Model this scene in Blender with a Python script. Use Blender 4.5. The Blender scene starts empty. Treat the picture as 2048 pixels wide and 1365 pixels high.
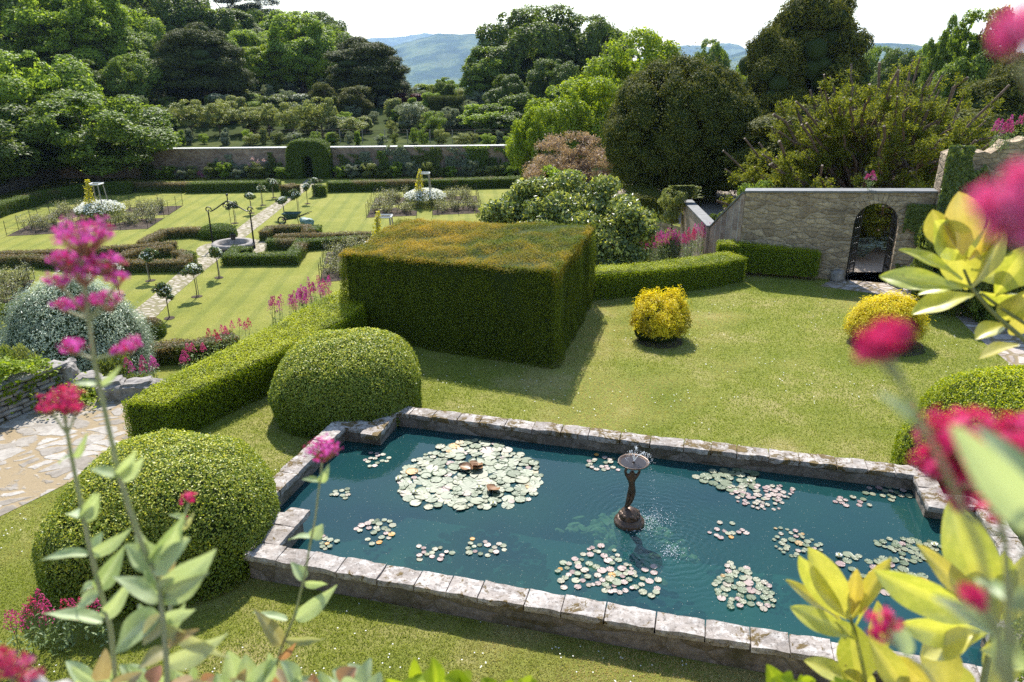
import bpy, bmesh, math, random
import numpy as np
from mathutils import Vector, Matrix
from mathutils.geometry import tessellate_polygon
R = np.random.default_rng(11); random.seed(5)
S = bpy.context.scene; C = S.collection
# ---------------------------------------------------------------- camera, sky, sun, exposure
CAMZ = 6.3; PIT = math.radians(20.8); FPX = 1500.0
cam = bpy.data.objects.new('camera', bpy.data.cameras.new('camera')); C.objects.link(cam); S.camera = cam
cam.location = (0, 0, CAMZ); cam.rotation_euler = (math.pi/2-PIT, 0, 0)
cam.data.sensor_width = 36; cam.data.lens = 36*FPX/2048
cam.data.clip_start = .05; cam.data.clip_end = 30000
cam.data.dof.use_dof = True; cam.data.dof.focus_distance = 11.0; cam.data.dof.aperture_fstop = 4.2
SUN_EL = math.radians(49); SUN_AZ = math.radians(-6)          # azimuth from +Y, negative = to the left
W = bpy.data.worlds.new('World'); S.world = W; W.use_nodes = True
wn = W.node_tree; bg = wn.nodes['Background']
sky = wn.nodes.new('ShaderNodeTexSky'); sky.sky_type = 'NISHITA'; sky.sun_disc = False
sky.sun_elevation = SUN_EL; sky.sun_rotation = SUN_AZ; sky.air_density = 1.3; sky.dust_density = .5; sky.altitude = 50
wn.links.new(sky.outputs[0], bg.inputs['Color']); bg.inputs['Strength'].default_value = 0.13
sl = bpy.data.lights.new('sun', 'SUN'); sl.energy = 4.8; sl.angle = math.radians(.55); sl.color = (1, .95, .87)
sun = bpy.data.objects.new('sun', sl); C.objects.link(sun)
sd = Vector((math.sin(SUN_AZ)*math.cos(SUN_EL), math.cos(SUN_AZ)*math.cos(SUN_EL), math.sin(SUN_EL)))
sun.rotation_euler = sd.to_track_quat('Z', 'Y').to_euler()
S.view_settings.view_transform = 'Standard'; S.view_settings.look = 'None'; S.view_settings.gamma = 1
S.view_settings.exposure = 0.93
S.cycles.use_denoising = False; S.cycles.max_bounces = 6; S.cycles.transparent_max_bounces = 8
S.cycles.diffuse_bounces = 3; S.cycles.volume_bounces = 1; S.cycles.caustics_reflective = False; S.cycles.caustics_refractive = False
S.cycles.sample_clamp_indirect = 1.2; S.cycles.sample_clamp_direct = 1.15

# ---------------------------------------------------------------- survey helpers: where a point of ground lies
def P(px, py, z=0.0):
    a = px-1024; b = 682.5-py
    dy = b*math.sin(PIT)+FPX*math.cos(PIT); dz = b*math.cos(PIT)-FPX*math.sin(PIT)
    t = (z-CAMZ)/dz
    return Vector((a*t, dy*t, z))
def D(px, py, Y):
    a = px-1024; b = 682.5-py
    dy = b*math.sin(PIT)+FPX*math.cos(PIT); dz = b*math.cos(PIT)-FPX*math.sin(PIT)
    t = Y/dy
    return Vector((a*t, Y, CAMZ+dz*t))
def ppm(Y, z): return FPX/(Y*math.cos(PIT)-(z-CAMZ)*math.sin(PIT))
LOW = -2.3
def tz(x, y):                                                   # the lie of the land outside the lawns
    t = y-.044*x
    ys = [-60, 58.95, 59.15, 66, 72, 80, 95, 130, 250, 600, 2000, 5000, 9000]
    zs = [-2.35, -2.35, -.35, -.25, .3, 1.1, 1.5, .2, -12, -45, -110, -150, -150]
    z = float(np.interp(t, ys, zs))
    if x < -8 and t > 64: z += min(1, (-x-8)/35)*min(1, (t-64)/60)*4.5*(1 if t < 200 else max(0, 1-(t-200)/300))
    if x < -34 and t <= 62: z += min(1, (-x-34)/30)*3
    if x > 9 and t > 66: z += min(1, (x-9)/25)*min(1, (t-66)/30)*.8*(1 if t < 200 else max(0, 1-(t-200)/300))
    return z
def vnoise(p, sc, seed=0):                                      # cheap smooth noise 0..1 on (n,3) points
    p = np.asarray(p, float)*sc; r = np.random.default_rng(seed); o = np.zeros(len(p)); a = 1; s = 0
    for k in range(4):
        for j in range(6):
            w = r.normal(size=3)*(1.9**k); o += a*np.sin(p@w+r.uniform(0, 6.28)); s += a*.95
        a *= .6
    return np.clip(.5+o/s*1.45, 0, 1)
def unit(v): return v/np.maximum(np.linalg.norm(v, axis=-1, keepdims=True), 1e-9)

# ---------------------------------------------------------------- mesh gathering
class G:
    def __init__(s): s.V = []; s.F = []; s.n = 0
    def add(s, V, F, m=0, rnd=None, tint=None):
        V = np.asarray(V, float).reshape(-1, 3); F = np.asarray(F, int)
        if len(F) == 0: return s
        k = len(F)
        s.V.append(V); s.F.append((F+s.n, m, R.random(k) if rnd is None else np.broadcast_to(rnd, k), np.zeros(k) if tint is None else np.broadcast_to(tint, k)))
        s.n += len(V); return s
    def mesh(s, name, mats, smooth=False):
        me = bpy.data.meshes.new(name); V = np.concatenate(s.V)
        me.vertices.add(len(V)); me.vertices.foreach_set('co', V.astype(np.float32).ravel())
        lo = np.concatenate([f[0].ravel() for f in s.F]); tot = np.concatenate([np.full(len(f[0]), f[0].shape[1]) for f in s.F])
        st = np.concatenate([[0], np.cumsum(tot)[:-1]])
        me.loops.add(len(lo)); me.loops.foreach_set('vertex_index', lo.astype(np.int32))
        me.polygons.add(len(tot)); me.polygons.foreach_set('loop_start', st.astype(np.int32)); me.polygons.foreach_set('loop_total', tot.astype(np.int32))
        me.polygons.foreach_set('material_index', np.concatenate([np.full(len(f[0]), f[1]) for f in s.F]).astype(np.int32))
        me.polygons.foreach_set('use_smooth', np.full(len(tot), smooth))
        for nm, ix in (('rnd', 2), ('tint', 3)):
            a = me.attributes.new(nm, 'FLOAT', 'FACE'); a.data.foreach_set('value', np.concatenate([f[ix] for f in s.F]).astype(np.float32))
        for m in (mats if isinstance(mats, (list, tuple)) else [mats]): me.materials.append(m)
        me.update(calc_edges=True); me.validate(); return me
    def build(s, name, mats, parent=None, smooth=False, loc=None):
        o = bpy.data.objects.new(name, s.mesh(name, mats, smooth)); C.objects.link(o)
        if parent is not None:
            o.parent = parent
            if loc is None: o.matrix_parent_inverse = Matrix.Translation(-parent.location)   # geometry given in world units
        if loc is not None: o.location = loc
        return o
    # --- shapes
    def box(s, c, size, rz=0, m=0, rnd=None, taper=1, tint=None):
        x, y, z = [d/2 for d in size]; v = []
        for k in (-1, 1):
            t = 1 if k < 0 else taper
            v += [(-x*t, -y*t, k*z), (x*t, -y*t, k*z), (x*t, y*t, k*z), (-x*t, y*t, k*z)]
        v = np.array(v); ca, sa = math.cos(rz), math.sin(rz)
        v = np.c_[v[:, 0]*ca-v[:, 1]*sa, v[:, 0]*sa+v[:, 1]*ca, v[:, 2]]+np.array(c)
        return s.add(v, [[3, 2, 1, 0], [4, 5, 6, 7], [0, 1, 5, 4], [1, 2, 6, 5], [2, 3, 7, 6], [3, 0, 4, 7]], m, rnd, tint)
    def tube(s, pts, rad, n=6, m=0, cap=True, rnd=None, tint=None):
        p = np.array([tuple(q) for q in pts], float); k = len(p); rad = np.broadcast_to(rad, k)
        t = unit(np.gradient(p, axis=0)); up = np.array([0, 0, 1.]) if abs(t[0][2]) < .9 else np.array([1., 0, 0])
        V = []
        a = unit(np.cross(t[0], up))
        for i in range(k):
            a = unit(a-t[i]*np.dot(a, t[i])); b = np.cross(t[i], a)
            th = np.linspace(0, 2*math.pi, n, endpoint=False)[:, None]
            V.append(p[i]+rad[i]*(np.cos(th)*a+np.sin(th)*b))
        i, j = np.meshgrid(np.arange(k-1), np.arange(n), indexing='ij'); j2 = (j+1) % n
        F = np.stack([i*n+j, i*n+j2, (i+1)*n+j2, (i+1)*n+j], -1).reshape(-1, 4)
        s.add(np.concatenate(V), F, m, rnd, tint)
        if cap:
            s.add(V[-1], [list(range(n))], m, rnd, tint); s.add(V[0], [list(range(n))[::-1]], m, rnd, tint)
        return s
    def lathe(s, c, prof, n=24, m=0, wob=0, rnd=None):
        th = np.linspace(0, 2*math.pi, n, endpoint=False); V = []
        for r, z in prof:
            q = r*(1+wob*np.sin(th*3+z*9)*.5+wob*np.sin(th*7+z*23)*.5)
            V.append(np.c_[np.cos(th)*q, np.sin(th)*q, np.full(n, z)])
        k = len(prof); i, j = np.meshgrid(np.arange(k-1), np.arange(n), indexing='ij'); j2 = (j+1) % n
        F = np.stack([i*n+j, i*n+j2, (i+1)*n+j2, (i+1)*n+j], -1).reshape(-1, 4)
        return s.add(np.concatenate(V)+np.array(c), F, m, rnd)
    def prism(s, poly, z0, z1, m=0, m_side=None):                # closed outline extruded upward; poly = xy list
        n = len(poly); tri = tessellate_polygon([[Vector((p[0], p[1], 0)) for p in poly]])
        z0 = np.broadcast_to(z0, n); z1 = np.broadcast_to(z1, n); P2 = np.array([(p[0], p[1]) for p in poly])
        V = np.r_[np.c_[P2, z1], np.c_[P2, z0]]; A = .5*np.sum(P2[:, 0]*np.roll(P2[:, 1], -1)-np.roll(P2[:, 0], -1)*P2[:, 1])
        T = []
        for t in tri:
            a, b, c = [P2[i] for i in t]; cr = (b[0]-a[0])*(c[1]-a[1])-(b[1]-a[1])*(c[0]-a[0])
            T.append(t if cr > 0 else t[::-1])
        s.add(V, T, m); s.add(V, [[q+n for q in t[::-1]] for t in T], m)
        ms = m if m_side is None else m_side
        sd_ = [[i+n, (i+1) % n+n, (i+1) % n, i] for i in range(n)]
        if A < 0: sd_ = [q[::-1] for q in sd_]
        return s.add(V, sd_, ms)
    def leaves(s, pts, nrm, size, asp=.55, jit=.8, m=0, tint=None, rnd=None, dr=None, drj=.6):
        n = len(pts)
        if n == 0: return s
        nr = unit(nrm+jit*R.normal(size=(n, 3))*.7); r = R.normal(size=(n, 3))
        if dr is not None: r = dr+drj*r
        t = unit(r-nr*np.sum(r*nr, -1, keepdims=True)); b = np.cross(nr, t)
        L = (np.broadcast_to(size, n)*R.uniform(.65, 1.25, n))[:, None]
        V = np.stack([pts-t*L*.5, pts+b*L*asp*.5-t*L*.05+nr*L*.08, pts+t*L*.5, pts-b*L*asp*.5-t*L*.05+nr*L*.08], 1).reshape(-1, 3)
        return s.add(V, np.arange(n*4).reshape(-1, 4), m, rnd, tint)
    def ico(s, c, r, sub=2, m=0, noise=.1, sc=1., seed=0, rnd=None, tint=None):
        bm = bmesh.new(); bmesh.ops.create_icosphere(bm, subdivisions=sub, radius=1)
        V = np.array([v.co[:] for v in bm.verts]); F = [[v.index for v in f.verts] for f in bm.faces]; bm.free()
        V = V*(1+noise*2*(vnoise(V, 1.6, seed)-.5))[:, None]
        return s.add(V*np.array(r)+np.array(c), F, m, rnd, tint)
def tag(o, label=None, cat=None, group=None, kind=None):
    if label: o['label'] = label
    if cat: o['category'] = cat
    if group: o['group'] = group
    if kind: o['kind'] = kind
    return o
def empty(name, loc, label, cat, group=None, rz=0):
    o = bpy.data.objects.new(name, None); C.objects.link(o); o.location = loc; o.rotation_euler.z = rz; o.empty_display_size = .2
    return tag(o, label, cat, group)
def copy_tree(o, parent=None):
    c = o.copy(); C.objects.link(c); c.parent = parent
    for ch in [k for k in S.objects if k.parent == o]: copy_tree(ch, c)
    return c

# ---------------------------------------------------------------- materials
MAT = {}
def nodes(name):
    m = bpy.data.materials.new(name); m.use_nodes = True; MAT[name] = m
    nt = m.node_tree; b = nt.nodes['Principled BSDF']; return m, nt, b
def N(nt, t, **k):
    n = nt.nodes.new(t)
    for a, v in k.items():
        if a.startswith('i_'):
            key = a[2:]; n.inputs[int(key) if key.isdigit() else key.replace('_', ' ')].default_value = v
        else: setattr(n, a, v)
    return n
def L(nt, a, b): nt.links.new(a, b)
def rgb(c): return (c[0], c[1], c[2], 1)
def ramp(nt, fac, stops, interp='LINEAR'):
    r = nt.nodes.new('ShaderNodeValToRGB'); r.color_ramp.interpolation = interp
    e = r.color_ramp.elements
    while len(e) < len(stops): e.new(.5)
    for x, (p, c) in zip(e, stops): x.position = p; x.color = rgb(c) if len(c) == 3 else c
    if fac is not None: L(nt, fac, r.inputs[0])
    return r.outputs[0]
def noise(nt, scale, detail=5, rough=.6, vec=None, dist=0):
    n = N(nt, 'ShaderNodeTexNoise'); n.inputs['Scale'].default_value = scale; n.inputs['Detail'].default_value = detail
    n.inputs['Roughness'].default_value = rough; n.inputs['Distortion'].default_value = dist
    if vec is not None: L(nt, vec, n.inputs['Vector'])
    return n.outputs['Fac']
def mix(nt, f, a, b, mode='MIX'):
    n = nt.nodes.new('ShaderNodeMix'); n.data_type = 'RGBA'; n.blend_type = mode
    for s_, v in ((0, f), (6, a), (7, b)):
        if hasattr(v, 'is_linked'): L(nt, v, n.inputs[s_])
        else: n.inputs[s_].default_value = v if s_ == 0 else rgb(v)
    return n.outputs[2]
def bump(nt, b, h, st=.5, dist=.02):
    n = N(nt, 'ShaderNodeBump'); n.inputs['Strength'].default_value = st; n.inputs['Distance'].default_value = dist
    L(nt, h, n.inputs['Height']); L(nt, n.outputs[0], b.inputs['Normal']); return n
def pos(nt): return N(nt, 'ShaderNodeNewGeometry').outputs['Position']
def math_(nt, op, a, b=None):
    n = N(nt, 'ShaderNodeMath', operation=op)
    for i, v in enumerate((a, b)):
        if v is None: continue
        if hasattr(v, 'is_linked'): L(nt, v, n.inputs[i])
        else: n.inputs[i].default_value = v
    return n.outputs[0]
def foliage(name, a, b, tint=None, trans=.4, rough=.5, spec=.3, tcol=None):
    m, nt, p = nodes(name)
    r = N(nt, 'ShaderNodeAttribute', attribute_name='rnd').outputs['Fac']
    col = mix(nt, r, a, b)
    if tint:
        t = N(nt, 'ShaderNodeAttribute', attribute_name='tint').outputs['Fac']; col = mix(nt, t, col, tint)
    L(nt, col, p.inputs['Base Color']); p.inputs['Roughness'].default_value = rough; p.inputs['Specular IOR Level'].default_value = spec
    if trans > 0:
        tr = N(nt, 'ShaderNodeBsdfTranslucent'); mx = N(nt, 'ShaderNodeMixShader'); mx.inputs[0].default_value = trans
        tc = mix(nt, 1.0, col, tcol or (1.25, 1.2, .6), 'MULTIPLY')
        L(nt, tc, tr.inputs[0]); L(nt, p.outputs[0], mx.inputs[1]); L(nt, tr.outputs[0], mx.inputs[2])
        L(nt, mx.outputs[0], nt.nodes['Material Output'].inputs[0])
    return m
def plain(name, c, rough=.6, metal=0, spec=.5, nz=None, nscale=8, bmp=0):
    m, nt, p = nodes(name); p.inputs['Roughness'].default_value = rough; p.inputs['Metallic'].default_value = metal
    p.inputs['Specular IOR Level'].default_value = spec
    if nz:
        f = noise(nt, nscale, 6, .65, pos(nt)); L(nt, ramp(nt, f, [(.3, c), (.7, nz)]), p.inputs['Base Color'])
        if bmp: bump(nt, p, f, bmp, .03)
    else: p.inputs['Base Color'].default_value = rgb(c)
    return m
# foliage kinds
F_box = foliage('box_leaves', (.10, .16, .006), (.29, .36, .012), (.58, .60, .025), .42, .45, .25)
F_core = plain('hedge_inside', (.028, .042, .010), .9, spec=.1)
F_boxdark = foliage('old_box_leaves', (.055, .10, .010), (.16, .22, .018), (.21, .155, .075), .38, .5)
F_yew = foliage('clipped_yew_needles', (.045, .075, .006), (.22, .26, .016), (.50, .335, .035), .36, .55, .15)
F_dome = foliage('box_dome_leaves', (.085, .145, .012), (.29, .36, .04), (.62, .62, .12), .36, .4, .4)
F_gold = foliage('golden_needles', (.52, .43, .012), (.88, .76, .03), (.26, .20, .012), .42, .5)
F_silver = foliage('silver_leaves', (.36, .42, .28), (.74, .78, .60), (.18, .24, .16), .28, .4, .6, (1, 1.05, .9))
F_syc = foliage('sycamore_leaves', (.08, .135, .02), (.25, .34, .05), None, .5, .5, .3)
F_oak = foliage('dark_broad_leaves', (.055, .095, .016), (.17, .23, .035), None, .46, .5, .3)
F_lime = foliage('fresh_light_leaves', (.13, .21, .025), (.33, .44, .06), None, .55, .5, .25)
F_lime2 = foliage('yellow_green_leaves', (.17, .25, .014), (.34, .42, .03), None, .5, .5, .25)
F_yewdark = foliage('wild_yew_needles', (.03, .048, .009), (.19, .19, .025), (.16, .13, .025), .3, .6, .15)
F_yewbrown = foliage('brown_yew_needles', (.035, .05, .014), (.12, .14, .035), None, .3, .6, .15)
F_yewpr = foliage('pruned_yew_needles', (.05, .085, .012), (.33, .34, .03), None, .45, .55, .15)
F_pine = foliage('pine_needles', (.02, .032, .02), (.055, .075, .045), None, .2, .6, .2)
F_apple = foliage('apple_tree_leaves', (.15, .18, .05), (.33, .36, .12), None, .45, .45)
F_mag = foliage('glossy_leaves', (.08, .12, .03), (.20, .25, .07), (.46, .48, .10), .38, .3, .6)
F_purple = foliage('purple_brown_leaves', (.22, .15, .11), (.48, .34, .26), (.12, .12, .04), .4, .5)
F_red = foliage('dark_red_leaves', (.06, .012, .015), (.14, .03, .03), None, .4, .5)
F_grey = foliage('grey_green_leaves', (.12, .15, .09), (.30, .34, .23), None, .35, .5)
F_bank = foliage('bank_shrub_leaves', (.065, .10, .02), (.21, .25, .05), None, .42, .5)
F_ivy = foliage('ivy_leaves', (.06, .095, .018), (.20, .25, .04), None, .4, .4, .5)
F_rose = foliage('rose_leaves', (.05, .10, .03), (.16, .22, .07), (.17, .09, .03), .35, .3, .6)
F_bedrose = foliage('bed_rose_leaves', (.13, .15, .06), (.30, .30, .15), (.6, .58, .5), .4, .4)
F_val = foliage('valerian_leaves', (.14, .20, .08), (.26, .34, .15), (.45, .2, .15), .35, .45)
F_valflower = foliage('valerian_flowers_pink', (.42, .05, .22), (.66, .14, .42), (.42, .03, .07), .35, .6, .2, (1.1, .8, 1.1))
F_valred = foliage('valerian_flowers_red', (.42, .03, .09), (.66, .08, .18), (.6, .1, .35), .35, .6, .2, (1.1, .7, .8))
F_daisy = foliage('white_petals', (.75, .75, .72), (.85, .85, .82), None, .3, .6)
F_yellowhop = foliage('golden_climber', (.34, .34, .015), (.66, .58, .03), None, .45, .5)
F_card = foliage('cardoon_leaves', (.13, .18, .15), (.26, .32, .26), None, .25, .5)
F_grass = foliage('grass_blades', (.21, .26, .035), (.36, .40, .07), (.56, .46, .22), .45, .5, .2, (1.1, 1.1, .7))
bark = plain('bark', (.05, .035, .025), .9, spec=.2, nz=(.15, .11, .08), nscale=9, bmp=.5)
bark_red = plain('yew_bark', (.07, .045, .03), .85, spec=.2, nz=(.20, .14, .105), nscale=11, bmp=.5)
cutwood = plain('cut_wood', (.22, .16, .11), .8, nz=(.32, .25, .19), nscale=20)
iron = plain('wrought_iron', (.012, .014, .016), .45, .6, nz=(.03, .03, .03), nscale=30)
timber = plain('weathered_timber', (.22, .19, .15), .8, nz=(.38, .34, .28), nscale=14)
paintw = plain('pale_timber', (.5, .49, .45), .7, nz=(.65, .64, .6), nscale=14)
soil = plain('soil', (.035, .026, .019), 1, spec=.1, nz=(.11, .085, .065), nscale=9, bmp=1)
gravel = plain('gravel', (.19, .155, .12), .95, spec=.2, nz=(.4, .34, .28), nscale=26, bmp=.6)
slate = plain('slate_coping', (.08, .085, .09), .6, nz=(.17, .175, .18), nscale=5, bmp=.3)
def m_lawn(name, stripes):
    m, nt, p = nodes(name); v = pos(nt)
    f = noise(nt, .55, 6, .65, v); col = ramp(nt, f, [(.31, (.165, .205, .03)), (.51, (.26, .27, .06)), (.66, (.40, .345, .15))] if not stripes else [(.25, (.165, .185, .028)), (.5, (.225, .235, .040)), (.75, (.29, .275, .070))])
    f2 = noise(nt, 14, 8, .75, v); col = mix(nt, .75, col, ramp(nt, f2, [(.3, (.62, .62, .6)), (.7, (1.3, 1.3, 1.25))]), 'MULTIPLY')
    f3 = noise(nt, 90, 4, .8, v); col = mix(nt, .8, col, ramp(nt, f3, [(.35, (.5, .52, .45)), (.65, (1.4, 1.4, 1.3))]), 'MULTIPLY')
    if stripes:
        mp = N(nt, 'ShaderNodeMapping'); mp.inputs['Rotation'].default_value = (0, 0, -.06); L(nt, v, mp.inputs[0])
        w = N(nt, 'ShaderNodeTexWave', wave_type='BANDS', bands_direction='X'); w.inputs['Scale'].default_value = .33
        w.inputs['Distortion'].default_value = .6; w.inputs['Detail'].default_value = 2; L(nt, mp.outputs[0], w.inputs[0])
        col = mix(nt, 1.0, col, ramp(nt, w.outputs['Fac'], [(.1, (.86, .9, .86)), (.3, (1.03, 1.03, 1.03)), (1, (1.06, 1.04, 1))]), 'MULTIPLY')
    L(nt, col, p.inputs['Base Color']); p.inputs['Roughness'].default_value = .85; p.inputs['Specular IOR Level'].default_value = .15
    bump(nt, p, math_(nt, 'ADD', f3, f2), .9, .03); return m
lawn_up = m_lawn('terrace_lawn', False); lawn_low = m_lawn('striped_lawn', True)
def m_rubble(name, c1, c2, mortar, sc=(2.2, 2.2, 6), warp=.25, stain=None, edge=.06):
    m, nt, p = nodes(name); v = pos(nt)
    nv = N(nt, 'ShaderNodeTexNoise'); nv.inputs['Scale'].default_value = 2.2; nv.inputs['Detail'].default_value = 3; L(nt, v, nv.inputs[0])
    add = N(nt, 'ShaderNodeVectorMath', operation='MULTIPLY_ADD'); L(nt, nv.outputs['Color'], add.inputs[0]); add.inputs[1].default_value = (warp,)*3; L(nt, v, add.inputs[2])
    mp = N(nt, 'ShaderNodeMapping'); mp.inputs['Scale'].default_value = sc; L(nt, add.outputs[0], mp.inputs[0])
    vo = N(nt, 'ShaderNodeTexVoronoi', feature='F1'); vo.inputs['Scale'].default_value = 1; L(nt, mp.outputs[0], vo.inputs[0])
    ve = N(nt, 'ShaderNodeTexVoronoi', feature='DISTANCE_TO_EDGE'); ve.inputs['Scale'].default_value = 1; L(nt, mp.outputs[0], ve.inputs[0])
    sp = N(nt, 'ShaderNodeSeparateColor'); L(nt, vo.outputs['Color'], sp.inputs[0])
    col = mix(nt, sp.outputs[0], c1, c2)
    g = noise(nt, 11, 10, .8, v); col = mix(nt, 1., col, ramp(nt, g, [(.32, (.4, .38, .36)), (.66, (1.45, 1.42, 1.38))]), 'MULTIPLY')
    e = ramp(nt, ve.outputs['Distance'], [(0, (1, 1, 1)), (edge, (0, 0, 0))]); col = mix(nt, e, col, mortar)
    if stain:
        s_ = noise(nt, 1.1, 7, .7, v); col = mix(nt, ramp(nt, s_, [(.52, (0, 0, 0)), (.66, (.8, .8, .8))]), col, stain)
    L(nt, col, p.inputs['Base Color']); p.inputs['Roughness'].default_value = .9; p.inputs['Specular IOR Level'].default_value = .2
    h = math_(nt, 'ADD', ramp(nt, ve.outputs['Distance'], [(0, (0, 0, 0)), (.12, (1, 1, 1))]), math_(nt, 'MULTIPLY', g, .6)); bump(nt, p, h, .8, .04)
    return m
rubble = m_rubble('rubble_stone', (.26, .20, .14), (.46, .37, .26), (.36, .29, .21), (2.6, 2.6, 6.5), .05, (.16, .125, .09), .07)
drystone = m_rubble('dry_stone', (.16, .14, .13), (.34, .30, .28), (.03, .028, .025), (2.0, 2.0, 9), .12)
darkstone = m_rubble('pond_wall_stone', (.17, .145, .12), (.24, .21, .18), (.14, .12, .09), (1.3, 1.3, 2.2), .2, (.07, .065, .025), .02)
def m_brick(name, c1, c2, mortar, rot):
    m, nt, p = nodes(name); v = pos(nt)
    mp = N(nt, 'ShaderNodeMapping'); mp.inputs['Rotation'].default_value = rot; L(nt, v, mp.inputs[0])
    b = N(nt, 'ShaderNodeTexBrick'); b.inputs['Scale'].default_value = 4.2; b.inputs['Mortar Size'].default_value = .018
    b.inputs['Color1'].default_value = rgb(c1); b.inputs['Color2'].default_value = rgb(c2); b.inputs['Mortar'].default_value = rgb(mortar)
    b.inputs['Brick Width'].default_value = .95; b.inputs['Row Height'].default_value = .32; L(nt, mp.outputs[0], b.inputs[0])
    g = noise(nt, 1.2, 8, .7, v); col = mix(nt, .9, b.outputs[0], ramp(nt, g, [(.3, (.45, .45, .48)), (.7, (1.35, 1.3, 1.25))]), 'MULTIPLY')
    L(nt, col, p.inputs['Base Color']); p.inputs['Roughness'].default_value = .9; bump(nt, p, math_(nt, 'ADD', math_(nt, 'MULTIPLY', b.outputs['Fac'], -1), noise(nt, 20, 5, .6, v)), .6, .03); return m
brick_far = m_brick('old_red_brick', (.23, .15, .115), (.36, .28, .22), (.34, .30, .26), (math.pi/2, 0, 0))
brick_side = m_brick('weathered_brick', (.26, .18, .14), (.40, .31, .25), (.46, .42, .37), (math.pi/2, 0, math.pi/2))
def m_flag(name, sc, stone1, stone2, joint, moss, jw=.10):
    m, nt, p = nodes(name); v = pos(nt)
    nv = N(nt, 'ShaderNodeTexNoise'); nv.inputs['Scale'].default_value = 1.5; nv.inputs['Detail'].default_value = 4; L(nt, v, nv.inputs[0])
    add = N(nt, 'ShaderNodeVectorMath', operation='MULTIPLY_ADD'); L(nt, nv.outputs['Color'], add.inputs[0]); add.inputs[1].default_value = (.3, .3, 0); L(nt, v, add.inputs[2])
    mp = N(nt, 'ShaderNodeMapping'); mp.inputs['Scale'].default_value = (sc, sc*1.35, 0.001); mp.inputs['Rotation'].default_value = (0, 0, .3); L(nt, add.outputs[0], mp.inputs[0])
    vo = N(nt, 'ShaderNodeTexVoronoi', feature='F1'); vo.inputs['Scale'].default_value = 1; L(nt, mp.outputs[0], vo.inputs[0])
    ve = N(nt, 'ShaderNodeTexVoronoi', feature='DISTANCE_TO_EDGE'); ve.inputs['Scale'].default_value = 1; L(nt, mp.outputs[0], ve.inputs[0])
    sp = N(nt, 'ShaderNodeSeparateColor'); L(nt, vo.outputs['Color'], sp.inputs[0])
    col = mix(nt, sp.outputs[0], stone1, stone2)
    g = noise(nt, 7, 9, .75, v); col = mix(nt, .8, col, ramp(nt, g, [(.3, (.55, .53, .5)), (.7, (1.3, 1.3, 1.28))]), 'MULTIPLY')
    big = noise(nt, 1.0, 6, .65, v)
    thr = math_(nt, 'ADD', ve.outputs['Distance'], math_(nt, 'MULTIPLY', math_(nt, 'SUBTRACT', .5, big), moss))
    e = ramp(nt, thr, [(jw*.5, (1, 1, 1)), (jw*1.2, (0, 0, 0))]); j = mix(nt, noise(nt, 30, 6, .7, v), tuple(q*.6 for q in joint), tuple(min(1, q*1.4) for q in joint))
    col = mix(nt, e, col, j); L(nt, col, p.inputs['Base Color']); p.inputs['Roughness'].default_value = .85; p.inputs['Specular IOR Level'].default_value = .25
    h = math_(nt, 'ADD', math_(nt, 'SUBTRACT', 1, e), math_(nt, 'MULTIPLY', g, .7)); bump(nt, p, h, .7, .02); return m
flag_left = m_flag('mossy_flagstones', 2.5, (.22, .19, .155), (.40, .37, .335), (.27, .205, .12), 1.3, .10)
flag_path = m_flag('garden_path_stones', 3.2, (.30, .255, .20), (.46, .41, .34), (.17, .15, .07), .3, .14)
flag_right = m_flag('terrace_path_stones', 2.2, (.30, .25, .22), (.50, .44, .40), (.22, .17, .10), .3, .09)
def m_coping():
    m, nt, p = nodes('lichen_coping'); v = pos(nt)
    r = N(nt, 'ShaderNodeAttribute', attribute_name='rnd').outputs['Fac']
    col = mix(nt, r, (.27, .235, .21), (.44, .40, .37))
    a = noise(nt, 8, 10, .8, v); col = mix(nt, ramp(nt, a, [(.50, (0, 0, 0)), (.58, (.75, .75, .75))]), col, (.58, .56, .54))
    st_n = noise(nt, 1.7, 8, .7, v); col = mix(nt, .8, col, ramp(nt, st_n, [(.35, (.5, .47, .44)), (.65, (1.2, 1.18, 1.15))]), 'MULTIPLY')
    b = noise(nt, 17, 10, .8, v); col = mix(nt, ramp(nt, b, [(.52, (0, 0, 0)), (.60, (.8, .8, .8))]), col, (.10, .085, .07))
    c = noise(nt, 3.3, 9, .8, v, .6); g = math_(nt, 'ADD', c, math_(nt, 'MULTIPLY', N(nt, 'ShaderNodeAttribute', attribute_name='tint').outputs['Fac'], .055))
    col = mix(nt, ramp(nt, g, [(.56, (0, 0, 0)), (.585, (.95, .95, .95))]), col, mix(nt, b, (.09, .055, .02), (.22, .155, .05)))
    L(nt, col, p.inputs['Base Color']); p.inputs['Roughness'].default_value = .88; p.inputs['Specular IOR Level'].default_value = .3
    bump(nt, p, math_(nt, 'ADD', a, math_(nt, 'ADD', b, ramp(nt, g, [(.58, (0, 0, 0)), (.64, (1, 1, 1))]))), .7, .012); return m
coping = m_coping()
grey_stone = plain('grey_stone', (.13, .115, .10), .9, nz=(.36, .325, .295), nscale=5, bmp=.7)
wet_rock = plain('underwater_rock', (.22, .24, .07), .7, nz=(.62, .50, .34), nscale=4, bmp=.5)
bronze = plain('dark_bronze', (.045, .028, .02), .32, .35, nz=(.14, .085, .05), nscale=14, bmp=.2)
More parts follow.
